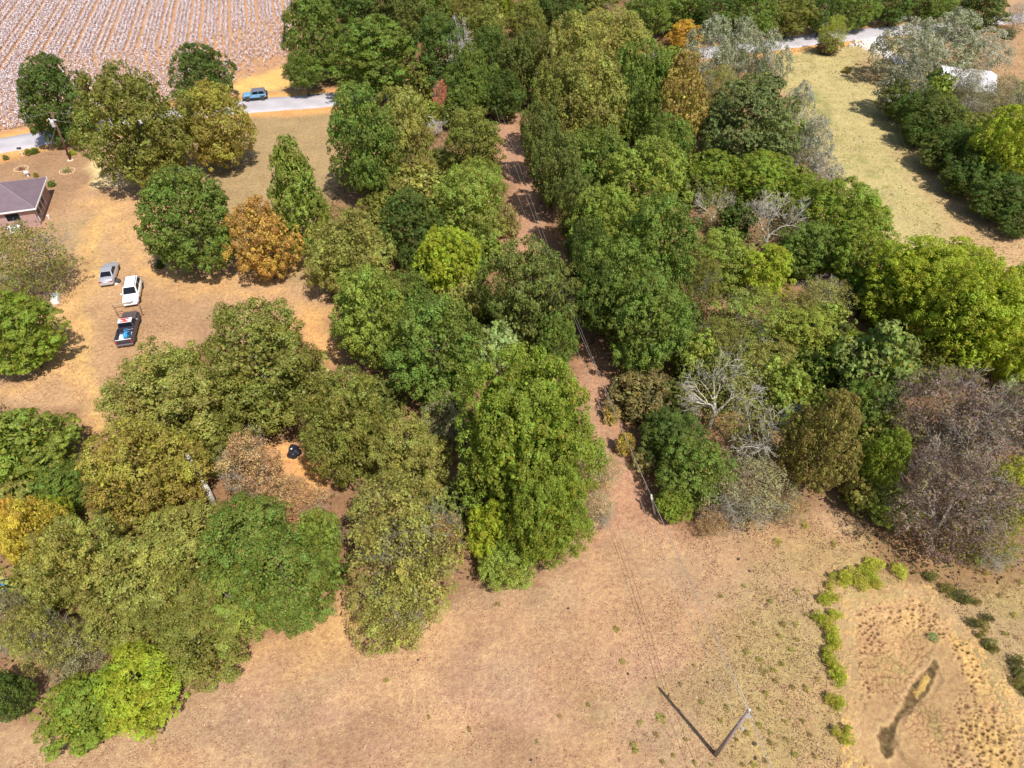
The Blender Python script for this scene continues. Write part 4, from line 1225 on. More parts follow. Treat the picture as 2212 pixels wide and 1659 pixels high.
# ------------------------------------------------------------------ vehicles
def paint(name, col, rough=0.3, metal=0.0, coat=0.6):
    return simple(name, col, rough, metal, var=0.04, scale=2, coat=coat, spec=0.5)
M['glass'] = simple('dark_glass', (0.010, 0.012, 0.020), 0.25, var=0.1, spec=0.12)
M['tyre'] = simple('tyre_rubber', (0.05, 0.045, 0.045), 0.85, var=0.2, scale=12)
M['rim'] = simple('rim_metal', (0.35, 0.35, 0.37), 0.4, 0.6)
M['dark_rim'] = simple('dark_rim', (0.09, 0.085, 0.10), 0.5, 0.3)
M['black_trim'] = simple('black_trim', (0.035, 0.035, 0.04), 0.6)
M['lamp'] = simple('headlamp', (0.75, 0.76, 0.78), 0.15)
M['red_lamp'] = simple('tail_lamp', (0.45, 0.03, 0.04), 0.25)
M['chrome'] = simple('chrome', (0.75, 0.75, 0.76), 0.25, 0.7)
M['white'] = simple('white_paint', (0.78, 0.78, 0.80), 0.45, var=0.05)


def place_xy(front, rear):
    f, r = np.array(front[:2]), np.array(rear[:2])
    c = (f + r) / 2
    d = f - r
    return c, math.atan2(d[1], d[0])


def wheel(parent, x, y, r, w, rim, spokes=5):
    mb = MB().lathe((x, y, r), [(r * 0.60, -w / 2), (r * 0.93, -w / 2), (r, -w * 0.35), (r, w * 0.35), (r * 0.93, w / 2), (r * 0.60, w / 2)], 20, axis='y')
    t = mb.build('wheel', M['tyre'], parent, smooth=False)
    s = 1 if y > 0 else -1
    m2 = MB().lathe((x, y, r), [(r * 0.6, -w * .3), (r * 0.62, w * 0.38), (r * 0.5, w * .30), (r * .15, w * 0.40), (0.01, w * 0.42)] if s > 0 else
                    [(0.01, -w * 0.42), (r * .15, -w * .4), (r * .5, -w * .30), (r * .62, -w * .38), (r * .6, w * .3)], 16, axis='y')
    m2.build('rim', rim, t)
    return t


def ring(x, hw, z0, z1, zs=None, tuck=0.06, crown=0.03):
    """cross section of a car body at station x: sill, side, shoulder, top"""
    sh = z1 - (z1 - z0) * 0.12
    mid = z0 + (z1 - z0) * 0.55
    return [(x, -hw + tuck, z0), (x, -hw, z0 + 0.12), (x, -hw, mid), (x, -hw + tuck * 0.6, sh), (x, -hw * 0.82, z1), (x, 0, z1 + crown),
            (x, hw * 0.82, z1), (x, hw - tuck * 0.6, sh), (x, hw, mid), (x, hw, z0 + 0.12), (x, hw - tuck, z0)]


def greenhouse(parent, base, top, mat, rows=True):
    """base/top: (x_front, x_rear, half_width, z); pillars and roof as one shell, panes as their own parts"""
    bf, br, bw, bz = base; tf, tr, tw, tz = top
    B = [np.array(p) for p in ((bf, -bw, bz), (bf, bw, bz), (br, bw, bz), (br, -bw, bz))]
    Tt = [np.array(p) for p in ((tf, -tw, tz), (tf, tw, tz), (tr, tw, tz), (tr, -tw, tz))]
    mb = MB(); mb.add(B + Tt, [(3, 2, 1, 0), (4, 5, 6, 7), (0, 1, 5, 4), (1, 2, 6, 5), (2, 3, 7, 6), (3, 0, 4, 7)])
    mb.build('cabin', mat, parent, bevel=0.05, segs=2)
    def pane(name, a, b, c, d, u0, u1, v0=0.1, v1=0.86):
        # quad a-b (bottom) c-d (top) ; inset, set slightly proud
        def at(u, v):
            lo = a * (1 - u) + b * u; hi = d * (1 - u) + c * u
            return lo * (1 - v) + hi * v
        nrm = np.cross(b - a, d - a); nrm /= np.linalg.norm(nrm)
        q = [at(u0, v0), at(u1, v0), at(u1, v1), at(u0, v1)]
        m2 = MB(); m2.add([p + nrm * 0.012 for p in q] + [p - nrm * 0.02 for p in q], [(0, 1, 2, 3), (7, 6, 5, 4), (0, 4, 5, 1), (1, 5, 6, 2), (2, 6, 7, 3), (3, 7, 4, 0)])
        return m2.build(name, M['glass'], parent)
    pane('windscreen', B[0], B[1], Tt[1], Tt[0], 0.06, 0.94, 0.08, 0.94)
    pane('rear_window', B[2], B[3], Tt[3], Tt[2], 0.08, 0.92, 0.12, 0.9)
    cuts = ((0.10, 0.50), (0.54, 0.92)) if rows else ((0.12, 0.88),)
    for u0, u1 in cuts:
        pane('side_window', B[1], B[2], Tt[2], Tt[1], u0, u1)
        pane('side_window', B[3], B[0], Tt[0], Tt[3], 1 - u1, 1 - u0)


def mirrors(parent, x, hw, z, mat):
    for s in (-1, 1):
        MB().box((x, s * (hw + 0.10), z), (0.14, 0.20, 0.14)).build('mirror', mat, parent, bevel=0.03)


# silver saloon
def sedan(front, rear):
    c, a = place_xy(front, rear)
    e = empty('parked_sedan', (c[0], c[1], 0), a)
    tag(e, 'silver saloon car parked farthest up the yard, a loose wheel leaning at its side', 'car')
    m = paint('silver_paint', (0.50, 0.50, 0.55), 0.32, 0.35)
    L, hw = 4.6, 0.88
    st = [(-2.3, .70, .38, .72), (-2.22, .82, .32, .92), (-1.7, .87, .26, 1.0), (-0.9, .88, .24, 1.0), (0.3, .88, .24, 0.98), (1.1, .88, .24, .95), (1.7, .86, .26, .88), (2.1, .80, .32, .76), (2.28, .66, .38, .62)]
    MB().loft([ring(*s) for s in st]).build('body', m, e, smooth=True)
    greenhouse(e, (0.95, -1.55, .80, .95), (0.15, -0.85, .62, 1.43), m)
    for x in (1.4, -1.38):
        for y in (-0.80, 0.80): wheel(e, x, y, 0.32, 0.2, M['rim'])
    for s in (-1, 1):
        MB().box((2.2, s * 0.6, .62), (0.12, .32, .14)).build('headlight', M['lamp'], e, bevel=.03)
        MB().box((-2.26, s * 0.62, .80), (0.10, .34, .16)).build('tail_light', M['red_lamp'], e, bevel=.03)
    MB().box((-2.34, 0, .45), (0.10, 1.5, .18)).build('bumper', m, e, bevel=.04)
    MB().box((-2.31, 0, .74), (0.04, .42, .14)).build('number_plate', M['white'], e)
    mirrors(e, 0.75, .85, .98, m)
    return e, c, a
P_s_rear = P(231.5, 611, 0.4); P_s_front = P(241, 571, 0.6)
sed, sc_, sa_ = sedan(P_s_front, P_s_rear)

# white estate / van-like off-roader, nose towards the camera
def white_suv(front, rear):
    c, a = place_xy(front, rear)
    e = empty('parked_suv', (c[0], c[1], 0), a)
    tag(e, 'white high-roofed car with roof rails parked nose to nose with the pickup', 'car')
    m = paint('white_car_paint', (0.80, 0.80, 0.82), 0.3)
    st = [(-2.4, .76, .42, 1.0), (-2.32, .90, .34, 1.08), (-1.5, .92, .30, 1.10), (0.6, .92, .30, 1.08), (1.2, .92, .30, 1.04), (1.8, .90, .32, .98), (2.2, .84, .36, .88), (2.4, .66, .42, .66)]
    MB().loft([ring(*s) for s in st]).build('body', m, e, smooth=True)
    greenhouse(e, (1.15, -2.22, .84, 1.05), (0.45, -1.9, .70, 1.68), m)
    for s in (-1, 1):
        MB().tube([(0.3, s * .62, 1.70), (0.25, s * .62, 1.76), (-1.6, s * .62, 1.76), (-1.7, s * .62, 1.70)], 0.022, 6).build('roof_rail', M['black_trim'], e)
    for x in (-0.1, -0.6, -1.15, -1.6):
        MB().box((x, 0, 1.715), (0.045, 1.15, 0.03)).build('roof_rib', simple('roof_rib_grey', (.42, .42, .45), .5), e)
    for x in (1.45, -1.45):
        for y in (-0.83, 0.83): wheel(e, x, y, 0.36, 0.22, M['rim'])
    for s in (-1, 1):
        MB().box((2.26, s * 0.62, .80), (0.16, .34, .18)).build('headlight', M['lamp'], e, bevel=.03)
        MB().box((-2.40, s * 0.72, 1.0), (0.06, .18, .38)).build('tail_light', M['red_lamp'], e, bevel=.02)
    MB().box((2.42, 0, .52), (0.12, 1.5, .2)).build('bumper', m, e, bevel=.04)
    MB().box((2.37, 0, .78), (0.05, .8, .16)).build('grille', M['black_trim'], e, bevel=.01)
    mirrors(e, 0.95, .88, 1.12, m)
P_w_f = P(282.5, 655, 0.5); P_w_r = P(288, 603, 1.0)
white_suv(P_w_f, P_w_r)

# black pickup with white roof
def pickup(front, rear):
    c, a = place_xy(front, rear)
    e = empty('parked_pickup', (c[0], c[1], 0), a)
    tag(e, 'old black pickup with white roof and loaded bed, tailgate towards the field', 'pickup truck')
    m = paint('faded_black_paint', (0.045, 0.04, 0.055), 0.45, coat=.3)
    hoodm = simple('rusty_hood', (0.10, 0.075, 0.075), 0.7, var=0.5, scale=1.6)
    hw = 0.95
    st = [(2.55, .78, .48, .88), (2.45, .92, .42, 1.0), (1.8, .95, .38, 1.06), (1.0, .95, .36, 1.10), (-0.45, .95, .36, 1.12), (-0.55, .95, .36, 1.12)]
    MB().loft([ring(*s) for s in st]).build('body', m, e, smooth=False)
    mb = MB()
    for s in (-0.56, -0.19, 0.19, 0.56):
        mb.box((1.78, s, 1.10), (1.45, 0.35, 0.035))
    mb.build('hood', hoodm, e, bevel=.01)
    greenhouse(e, (0.95, -0.48, .86, 1.10), (0.45, -0.32, .72, 1.68), m, rows=False)
    MB().box((0.06, 0, 1.70), (0.80, 1.45, 0.05)).build('roof', M['white'], e, bevel=.02)
    red = simple('red_marking', (0.62, 0.07, 0.05), 0.6)
    mb = MB()                           # the mark painted on the roof, read from the side
    mb.box((0.29, 0.05, 1.731), (0.20, 0.86, 0.006)); mb.box((-0.19, 0.05, 1.731), (0.20, 0.86, 0.006))
    mb.add([(0.27, 0.48, 1.729), (0.27, 0.10, 1.729), (-0.17, -0.38, 1.729), (-0.17, 0.0, 1.729), (0.27, 0.48, 1.736), (0.27, 0.10, 1.736), (-0.17, -0.38, 1.736), (-0.17, 0.0, 1.736)],
           [(0, 1, 2, 3), (4, 5, 6, 7), (0, 4, 5, 1), (1, 5, 6, 2), (2, 6, 7, 3), (3, 7, 4, 0)])
    mb.build('painted_letter', red, e)
    # bed
    MB().box((-1.62, 0, .62), (2.10, 1.80, 0.06)).build('bed_floor', simple('bed_floor_dark', (.05, .05, .06), .7, var=.4, scale=3), e)
    for s in (-1, 1):
        MB().box((-1.62, s * .90, .80), (2.12, 0.10, .66)).build('bed_side', m, e, bevel=.02)
        MB().box((-1.7, s * .80, .86), (0.9, 0.12, .36)).build('wheel_arch', m, e, bevel=.03)
    MB().box((-0.60, 0, .85), (0.06, 1.7, .5)).build('bed_front', m, e)
    MB().box((-2.70, 0, .82), (0.07, 1.78, .56)).build('tailgate', m, e, bevel=.02)
    MB().box((-2.70, 0, 1.115), (0.09, 1.66, .03)).build('tailgate_trim', M['white'], e)
    MB().box((-2.84, 0, .50), (0.16, 1.8, .16)).build('bumper', simple('dull_bumper', (.16, .13, .14), .5), e, bevel=.03)
    for x in (1.65, -1.75):
        for y in (-0.86, 0.86): wheel(e, x, y, 0.37, 0.24, M['dark_rim'])
    for s in (-1, 1):
        MB().box((2.52, s * 0.68, .78), (0.06, .26, .2)).build('headlight', M['lamp'], e, bevel=.02)
        MB().box((-2.735, s * 0.80, .82), (0.04, .14, .36)).build('tail_light', M['red_lamp'], e)
    MB().box((2.62, 0, .52), (0.14, 1.7, .2)).build('front_bumper', M['black_trim'], e, bevel=.03)
    mirrors(e, 0.7, .93, 1.2, M['chrome'])
    return c, a
P_p_f = P(282, 674, 1.0); P_p_r = P(270.5, 741, 0.5)
pc, pa_ = pickup(P_p_f, P_p_r)
def bedpos(x, y, z):
    return (pc[0] + x * math.cos(pa_) - y * math.sin(pa_), pc[1] + x * math.sin(pa_) + y * math.cos(pa_), z)
BLUE = simple('blue_plastic', (0.04, 0.30, 0.62), 0.5, var=0.3, scale=4)


def heap(name, label, cat, c, s, mat, seed=0, rz=0.0, amp=0.25, seg=14):
    """soft lumpy heap (bag, sheet, tarp)"""
    r = np.random.default_rng(seed)
    vs, fs = [], []
    ph = r.uniform(0, 6.28, 6)
    nr = 7
    for i in range(nr):
        f = i / (nr - 1)
        rr = math.cos(f * math.pi / 2) if i < nr - 1 else 0.02
        for j in range(seg):
            t = j / seg * 2 * math.pi
            k = rr * (1 + amp * math.sin(2 * t + ph[0]) + amp * .7 * math.sin(3 * t + ph[1]) + amp * .5 * math.sin(7 * t + ph[2] + f * 4)) + r.normal(0, .02)
            vs.append((k * math.cos(t) * s[0] / 2, k * math.sin(t) * s[1] / 2, s[2] * (math.sin(f * math.pi / 2) * (1 + amp * .5 * math.sin(3 * t + f * 9 + ph[3])))))
    for i in range(nr - 1):
        for j in range(seg):
            k = (j + 1) % seg
            fs.append((i * seg + j, i * seg + k, (i + 1) * seg + k, (i + 1) * seg + j))
    fs.append(tuple((nr - 1) * seg + j for j in range(seg))); fs.append(tuple(range(seg))[::-1])
    mb = MB(); mb.add(vs, fs)
    o = mb.build(name, mat, smooth=False)
    o.location = [float(v) for v in c]; o.rotation_euler = (0, 0, rz)
    return tag(o, label, cat)

heap('tarp', 'crumpled bright blue tarp in the middle of the pickup bed', 'tarp', bedpos(-1.35, -0.05, .65), (0.9, 0.8, .45), BLUE, 1, pa_)
heap('bag', 'white round bag at the left rear corner of the pickup bed', 'bag', bedpos(-1.75, 0.42, .65), (0.72, 0.6, .4), simple('white_bag', (.72, .74, .74), .6, var=.1), 2, pa_)
def hose(name, label, c, r, n, mat, tr=.04):
    pts = []
    for i in range(n * 14):
        t = i / 14 * 2 * math.pi
        rr = r * (0.75 + 0.25 * math.sin(i * .37))
        pts.append((rr * math.cos(t), rr * math.sin(t), 0.03 + 0.012 * i / 3))
    o = MB().tube(pts, tr, 6).build(name, mat)
    o.location = [float(v) for v in c]
    return tag(o, label, 'hose')
hose('hose', 'coil of dark and blue hose just behind the pickup cab', bedpos(-0.98, -0.1, 1.0), .26, 3, simple('hose_blue', (.06, .2, .42), .5, var=.5, scale=8))
hose('hose', 'dark coil of hose at the right of the blue tarp in the pickup bed', bedpos(-1.55, -0.48, .95), .2, 3, simple('hose_dark', (.04, .05, .12), .5))
o = MB().tube([bedpos(-0.95, -0.85, 1.16), bedpos(-1.2, 0.1, 1.18)], .025, 6).build('pole', simple('grey_pole', (.4, .4, .42), .5)); tag(o, 'thin grey pole lying across the pickup bed', 'pole')
heap('bag', 'small pale bag beside the dark hose in the pickup bed', 'bag', bedpos(-1.45, -.72, .65), (0.3, 0.3, .42), simple('pale_bag', (.55, .6, .66), .6), 4)

# rusty frame between the white car and the pickup
rust = simple('rusty_iron', (0.22, 0.11, 0.08), 0.8, var=0.4, scale=6); pale = simple('weathered_wood', (0.50, 0.38, 0.28), 0.9, var=.3, scale=6)
e = empty('pipe_frame', P(262, 672)[:3], 0); tag(e, 'rusty pipe frame lying between the white car and the pickup', 'frame')
base_p = P(262, 672)
def fr(px, py, z): 
    return tuple(P(px, py, z) - np.array([base_p[0], base_p[1], 0]))
for nm, a_, b_, m_ in (('rail', (243, 659, .6), (282, 653, .9), pale), ('post', (243, 659, .6), (254, 679, .5), rust), ('cross_bar', (250, 675, .5), (266, 672, .5), rust),
                       ('post', (298, 653, .9), (307, 678, .5), rust), ('brace', (250, 675, .5), (259, 685, .3), rust)):
    MB().tube([fr(*a_), fr(*b_)], .05, 6).build(nm, m_, e)

def tyre_at(px, py, label, r=.34, tilt=0.25):
    e = empty('loose_wheel', (*P(px, py, r)[:2], 0), 0.5); tag(e, label, 'wheel')
    t = MB().lathe((0, 0, 0), [(r * .58, -.1), (r * .9, -.11), (r, -.06), (r, .06), (r * .9, .11), (r * .58, .1)], 20).build('tyre', M['tyre'], e)
    k = MB().lathe((0, 0, 0), [(r * .58, -.06), (r * .56, .05), (r * .15, .03), (0.01, .03)], 16).build('rim', M['dark_rim'], e)
    for o in (t, k): o.rotation_euler = (tilt, 0.1, 0); o.location = (0, 0, .16 + r * math.sin(tilt))
tyre_at(254, 605, 'loose wheel leaning beside the silver saloon')
tyre_at(345, 566, 'dark old wheel leaning under the wide mid green yard tree', tilt=1.0)
heap('bag', 'small white rag beside the loose wheel', 'rag', P(252, 613), (.45, .35, .15), M['white'], 9)

# blue off-roader on the road
def blue_suv(fw, rw):
    f = P(*fw)[:2]; r = P(*rw)[:2]
    d = f - r; a = math.atan2(d[1], d[0]); wb = np.linalg.norm(d)
    nrm = np.array([-math.sin(a), math.cos(a)])
    # wheels seen are on the near side
    side = -1 if (nrm[1] > 0) else 1
    c = (f + r) / 2 - nrm * side * 0.82
    e = empty('off_road_suv', (c[0], c[1], .09), a)
    tag(e, 'light blue boxy two-door off-roader with a spare wheel driving on the road', 'car')
    m = paint('light_blue_paint', (0.17, 0.36, 0.56), 0.35)
    st = [(-2.02, .84, .62, 1.10), (-1.95, .90, .58, 1.16), (-1.0, .92, .55, 1.18), (0.75, .92, .55, 1.16), (1.2, .90, .55, 1.14), (1.95, .86, .58, 1.10), (2.08, .80, .62, 1.0)]
    MB().loft([ring(*s, crown=.02) for s in st]).build('body', m, e, smooth=False)
    greenhouse(e, (0.72, -1.95, .86, 1.15), (0.38, -1.86, .76, 1.72), simple('cabin_blue', (.12, .20, .30), .45))
    MB().box((-0.75, 0, 1.75), (2.22, 1.52, 0.07)).build('roof', simple('dark_roof', (.16, .15, .19), .6), e, bevel=.03)
    for x in (1.32, -1.33):
        for y in (-0.84, 0.84):
            wheel(e, x, y, 0.42, 0.26, M['rim'])
            MB().box((x, y * 1.08, .88), (1.05, 0.14, 0.09)).build('wheel_arch', M['black_trim'], e, bevel=.03)
    t = MB().lathe((-2.16, 0, 1.05), [(.22, -.12), (.38, -.13), (.41, -.05), (.41, .05), (.38, .12), (.05, .13)], 20, axis='x').build('spare_wheel', M['tyre'], e)
    MB().box((2.18, 0, .62), (.18, 1.7, .2)).build('bumper', M['black_trim'], e, bevel=.03)
    MB().box((-2.12, 0, .60), (.16, 1.7, .2)).build('rear_bumper', M['black_trim'], e, bevel=.03)
    MB().box((2.09, 0, .92), (.05, 1.5, .22)).build('grille', M['black_trim'], e)
    for s in (-1, 1):
        MB().lathe((2.10, s * .62, .92), [(.10, 0), (.10, .04), (.02, .05)], 12, axis='x').build('headlight', M['lamp'], e)
        MB().box((-2.04, s * .80, .98), (.05, .13, .28)).build('tail_light', M['red_lamp'], e)
        MB().box((0, s * .90, .50), (1.5, .10, .08)).build('running_board', M['black_trim'], e)
        MB().box((-0.30, s * .925, .98), (.16, .03, .04)).build('door_handle', M['black_trim'], e)
    mirrors(e, 0.62, .88, 1.22, m)
    return e
blue_suv((537.4, 220.5), (568.6, 217.8))

# ------------------------------------------------------------------ brick house
def house():
    ne = P(101.5, 383, 2.8)[:2]; se = P(76.6, 450.6, 2.8)[:2]
    v = ne - se; Wd = np.linalg.norm(v); ang = math.atan2(v[1], v[0])           # local y axis runs se -> ne
    rz = ang - math.pi / 2
    c = (ne + se) / 2
    Ln = 15.0
    cx = c - np.array([math.cos(rz), math.sin(rz)]) * Ln / 2
    e = empty('brick_house', (cx[0], cx[1], 0), rz)
    tag(e, 'brick house with a mauve-brown hipped roof cut by the left edge', 'house')
    brick, nt, out = new_mat('brick_wall')
    tc = N(nt, 'ShaderNodeTexCoord'); br = N(nt, 'ShaderNodeTexBrick')
    br.inputs['Scale'].default_value = 1.0; br.inputs['Brick Width'].default_value = .22; br.inputs['Row Height'].default_value = .075; br.inputs['Mortar Size'].default_value = .008
    br.inputs['Color1'].default_value = (.34, .17, .15, 1); br.inputs['Color2'].default_value = (.42, .24, .22, 1); br.inputs['Mortar'].default_value = (.5, .42, .4, 1)
    mp = N(nt, 'ShaderNodeMapping'); mp.inputs['Rotation'].default_value = (math.pi / 2, 0, 0)
    nt.links.new(tc.outputs['Object'], mp.inputs[0]); nt.links.new(mp.outputs[0], br.inputs['Vector'])
    b = N(nt, 'ShaderNodeBsdfPrincipled'); b.inputs['Roughness'].default_value = .9
    nt.links.new(br.outputs['Color'], b.inputs['Base Color']); nt.links.new(b.outputs[0], out.inputs['Surface'])
    ov = .55
    hw, hl = Wd / 2 - ov, Ln / 2 - ov
    for nm, cc, ss in (('wall', (0, -hw, 1.35), (2 * hl, .2, 2.7)), ('wall', (0, hw, 1.35), (2 * hl, .2, 2.7)), ('wall', (hl - .1, 0, 1.35), (.2, 2 * hw - .21, 2.7)), ('wall', (-hl + .1, 0, 1.35), (.2, 2 * hw - .21, 2.7))):
        MB().box(cc, ss).build(nm, brick, e)
    shin = simple('shingles', (0.17, 0.122, 0.145), 0.9, var=.22, scale=1.3, bump=.2)
    rh = 2.1; rd = Ln / 2 - Wd / 2 * 0.95
    A = [(-Ln / 2, -Wd / 2, 2.82), (Ln / 2, -Wd / 2, 2.82), (Ln / 2, Wd / 2, 2.82), (-Ln / 2, Wd / 2, 2.82)]
    R_ = [(rd, 0, 2.82 + rh), (-rd, 0, 2.82 + rh)]
    roof = MB(); roof.add(A + R_, [(0, 1, 4, 5), (1, 2, 4), (2, 3, 5, 4), (3, 0, 5), (3, 2, 1, 0)])
    ro = roof.build('roof', shin, e)
    capm = simple('ridge_cap', (.27, .21, .235), .9)
    for a_ in range(4):
        p0 = np.array(A[a_]); p1 = np.array(R_[0] if a_ in (1, 2) else R_[1])
        MB().tube([p0 * .97 + p1 * .03 + [0, 0, .01], p1 + [0, 0, .01]], .06, 5).build('ridge_cap', capm, ro)
    MB().tube([np.array(R_[0]), np.array(R_[1])], .07, 5).build('ridge_cap', capm, ro)
    for cc, ss in (((0, -Wd / 2 - .02, 2.76), (Ln + .08, .06, .2)), ((0, Wd / 2 + .02, 2.76), (Ln + .08, .06, .2)), ((Ln / 2 + .02, 0, 2.76), (.06, Wd - .03, .2)), ((-Ln / 2 - .02, 0, 2.76), (.06, Wd - .03, .2))):
        MB().box(cc, ss).build('fascia', M['white'], e)
    # east side: a run of dark windows between pale posts
    for yy in (-2.9, -1.3, .3):
        MB().box((hl + .02, yy, 1.75), (.06, 1.25, 1.2)).build('window', M['glass'], e)
    for yy in (-3.75, -2.1, -.5, 1.15):
        MB().box((hl + .05, yy, 1.5), (.09, .16, 2.0)).build('post', simple('pale_blue_trim', (.6, .66, .72), .5), e)
    MB().box((hl - 2.2 - ov, -hw - .02 - .1, 1.8), (1.6, .06, .9)).build('window', M['glass'], e)
    MB().tube([(Ln / 2 - 3.6, .4, 3.2), (Ln / 2 - 3.6, .4, 5.4)], .035, 6).build('aerial', M['chrome'], ro)
    return e, rz, cx, hl, hw
hs, hrz, hcx, hhl, hhw = house()
def hpos(x, y, z=0):
    return (hcx[0] + x * math.cos(hrz) - y * math.sin(hrz), hcx[1] + x * math.sin(hrz) + y * math.cos(hrz), z)
e = empty('air_conditioner', hpos(hhl - 3.0, -hhw - .75), hrz); tag(e, 'white air conditioning unit against the near wall of the brick house', 'air conditioner')
MB().box((0, 0, .4), (1.5, .7, .8)).build('casing', M['white'], e, bevel=.03)
MB().lathe((0, 0, .8), [(.28, 0), (.28, .03), (.05, .04)], 16).build('fan_grille', simple('grille_grey', (.2, .2, .22), .6), e)
o = MB().lathe((0, 0, 0), [(.14, 0), (.16, .5), (.34, .6), (.36, .75), (.30, .75), (.05, .66)], 14).build('tub', M['white']); o.location = [float(v) for v in P(61, 381, 0)]; tag(o, 'white round tub behind the brick house', 'tub')
o = MB().lathe((0, 0, 0), [(.12, 0), (.16, .25), (.2, .5), (.02, .5)], 12).build('flower_pot', M['white']); o.location = [float(v) for v in hpos(hhl + .7, -2.4)]; tag(o, 'white pot by the side windows of the brick house', 'flower pot')

# planter rings of edging stones
def planter(px, py, r, label):
    p = P(px, py)
    e = empty('planter_ring', (p[0], p[1], 0), 0); tag(e, label, 'planter')
    st = None
    mat = simple('edging_stone', (.62, .47, .27), .9, var=.25)
    for i in range(16):
        t = i / 16 * 2 * math.pi
        if st is None:
            st = MB().box((0, 0, .08), (.3, .16, .16)).build('stone', mat, e, bevel=.02)
            o = st
        else:
            o = st.copy(); COL.objects.link(o); o.parent = e
        o.location = (r * math.cos(t), r * math.sin(t), 0.02); o.rotation_euler = (0, 0, t + math.pi / 2)
    MB().lathe((0, 0, 0), [(r * .93, .0), (r * .93, .05), (.02, .09)], 20).build('soil', simple('planter_soil', (.34, .19, .12), .95, var=.3, scale=5), e)
planter(47, 366, 1.0, 'round stone edged bed in the front yard, left one')
planter(146, 371, 1.1, 'round stone edged bed near the utility pole, right one')
SHR = [(144, 368, 9, 6, 'tuft', (.26, .3, .1), 'pale green plants inside the right stone edged bed'), (46, 365, 7, 5, 'tuft', (.3, .17, .12), 'dry reddish plants inside the left stone edged bed'),
       (157, 330, 7, 5, 'bush', (.30, .36, .02), 'bright yellow-green small bush beside the utility pole'), (61, 329, 8, 7, 'bush', OL, 'brown-green small hedge bush right of the mailbox'),
       (74, 326, 9, 6, 'bush', MG, 'green small hedge bush second from the mailbox'), (12, 340, 6, 6, 'bush', OL, 'round olive bush at the left edge by the road'),
       (77, 378, 5, 6, 'bush', YO, 'thin yellow-green bush behind the house corner'), (111, 397, 9, 7, 'bush', MG, 'clipped green bush at the far corner of the house'),
       (345, 573, 10, 8, 'brush', DG, 'dark weeds at the foot of the wide mid green yard tree')]
for cx, cy, rx, ry, st, col, lab in SHR:
    tree(cx, cy, rx, ry, st, col, lab, name='bush', cat='bush')

# mailbox
p = P(49, 336); e = empty('mailbox', (p[0], p[1], 0), .3); tag(e, 'dark mailbox on a white post by the road at the left', 'mailbox')
MB().box((0, 0, .55), (.12, .12, 1.1)).build('post', M['white'], e)
MB().loft([[(x, y * .13, 1.1 + z * .28) for y, z in ((-1, 0), (1, 0), (1, .6), (.6, .95), (0, 1.05), (-.6, .95), (-1, .6))] for x in (-.3, .3)]).build('box', M['black_trim'], e)

# ------------------------------------------------------------------ utility poles and wires
wood = simple('weathered_pole', (0.30, 0.25, 0.24), .9, var=.3, scale=3); woodr = simple('reddish_pole', (0.20, 0.10, 0.08), .9, var=.3, scale=3)
def pole(base, top, label, mat, r=.15):
    e = empty('utility_pole', (base[0], base[1], 0), 0); tag(e, label, 'utility pole')
    t = np.array(top) - np.array([base[0], base[1], 0])
    MB().tube([(0, 0, -.3), t * .5, t], [r * 1.15, r, r * .8], 12).build('shaft', mat, e, smooth=True)
    return e, t
b1 = P(1545, 1631); t1 = P(1618, 1535, 8.9)
e1, tt1 = pole(b1, t1, 'grey wooden utility pole standing in the open field by the dry pond', wood, .125)
MB().lathe((tt1[0], tt1[1], tt1[2]), [(.05, 0), (.07, .06), (.05, .12), (.07, .18), (.02, .22)], 10).build('insulator', M['white'], e1)
MB().box((tt1[0] + .18, tt1[1] - .02, tt1[2] - .9), (.3, .1, .12)).build('bracket', M['chrome'], e1)
MB().box((tt1[0] + .2, tt1[1] - .1, tt1[2] - 2.6), (.2, .12, .3)).build('clamp', M['chrome'], e1)
b2 = P(152, 346); t2 = P(110, 242, 8.3)
e2, tt2 = pole(b2, t2, 'tall reddish utility pole with grey transformer in front of the dark roadside tree', woodr, .14)
MB().lathe((tt2[0] - .5, tt2[1] - .1, tt2[2] - 2.2), [(.02, 0), (.26, .02), (.28, .8), (.2, .9), (.02, .95)], 14).build('transformer', simple('transformer_grey', (.55, .56, .6), .4, .3), e2)
MB().box((tt2[0] - .2, tt2[1], tt2[2] - 1.2), (.9, .1, .1)).build('bracket', M['white'], e2)
MB().lathe((tt2[0] - .75, tt2[1], tt2[2] - 1.3), [(.05, 0), (.09, .2), (.03, .4)], 10).build('insulator', M['white'], e2)
g0 = P(104, 334)
cable = simple('wire_metal', (.42, .38, .34), .5, .3)
MB().tube([tt2 - [0.2, 0, 2.0], g0 - [b2[0], b2[1], 0]], .03, 5).build('guy_wire', cable, e2)
MB().lathe((0, 0, 0), [(.5, .0), (.45, .06), (.1, .12)], 12).build('base_stones', simple('pale_stone', (.62, .5, .38), .9), e2)

def wire(a, b, sag, label, r=.014, n=28):
    pts = []
    for i in range(n + 1):
        t = i / n
        p = np.array(a) * (1 - t) + np.array(b) * t
        p[2] -= sag * 4 * t * (1 - t)
        pts.append(p)
    o = MB().tube(pts, r, 5).build('power_wire', cable, smooth=True)
    return tag(o, label, 'wire')
fa = P(1068, 232, 8.0)
wire(t1 + [0, 0, .2], fa + [0, 0, .2], 2.6, 'upper power wire running up the cleared strip from the field pole')
wire(t1 + [.3, 0, -.9], fa + [1.1, 0, -.9], 2.6, 'right lower power wire running up the cleared strip')
wire(t1 + [-.2, 0, -2.0], fa + [-.6, 0, -1.6], 2.2, 'left lower power wire running up the cleared strip')
q1 = t1 + np.array([5, -28, 0.])
wire(t1 + [0, 0, .2], q1, 1.0, 'upper power wire leaving the field pole towards the camera')
wire(t1 + [.3, 0, -.9], q1 + [.6, 0, -.9], 1.0, 'lower power wire leaving the field pole towards the camera')
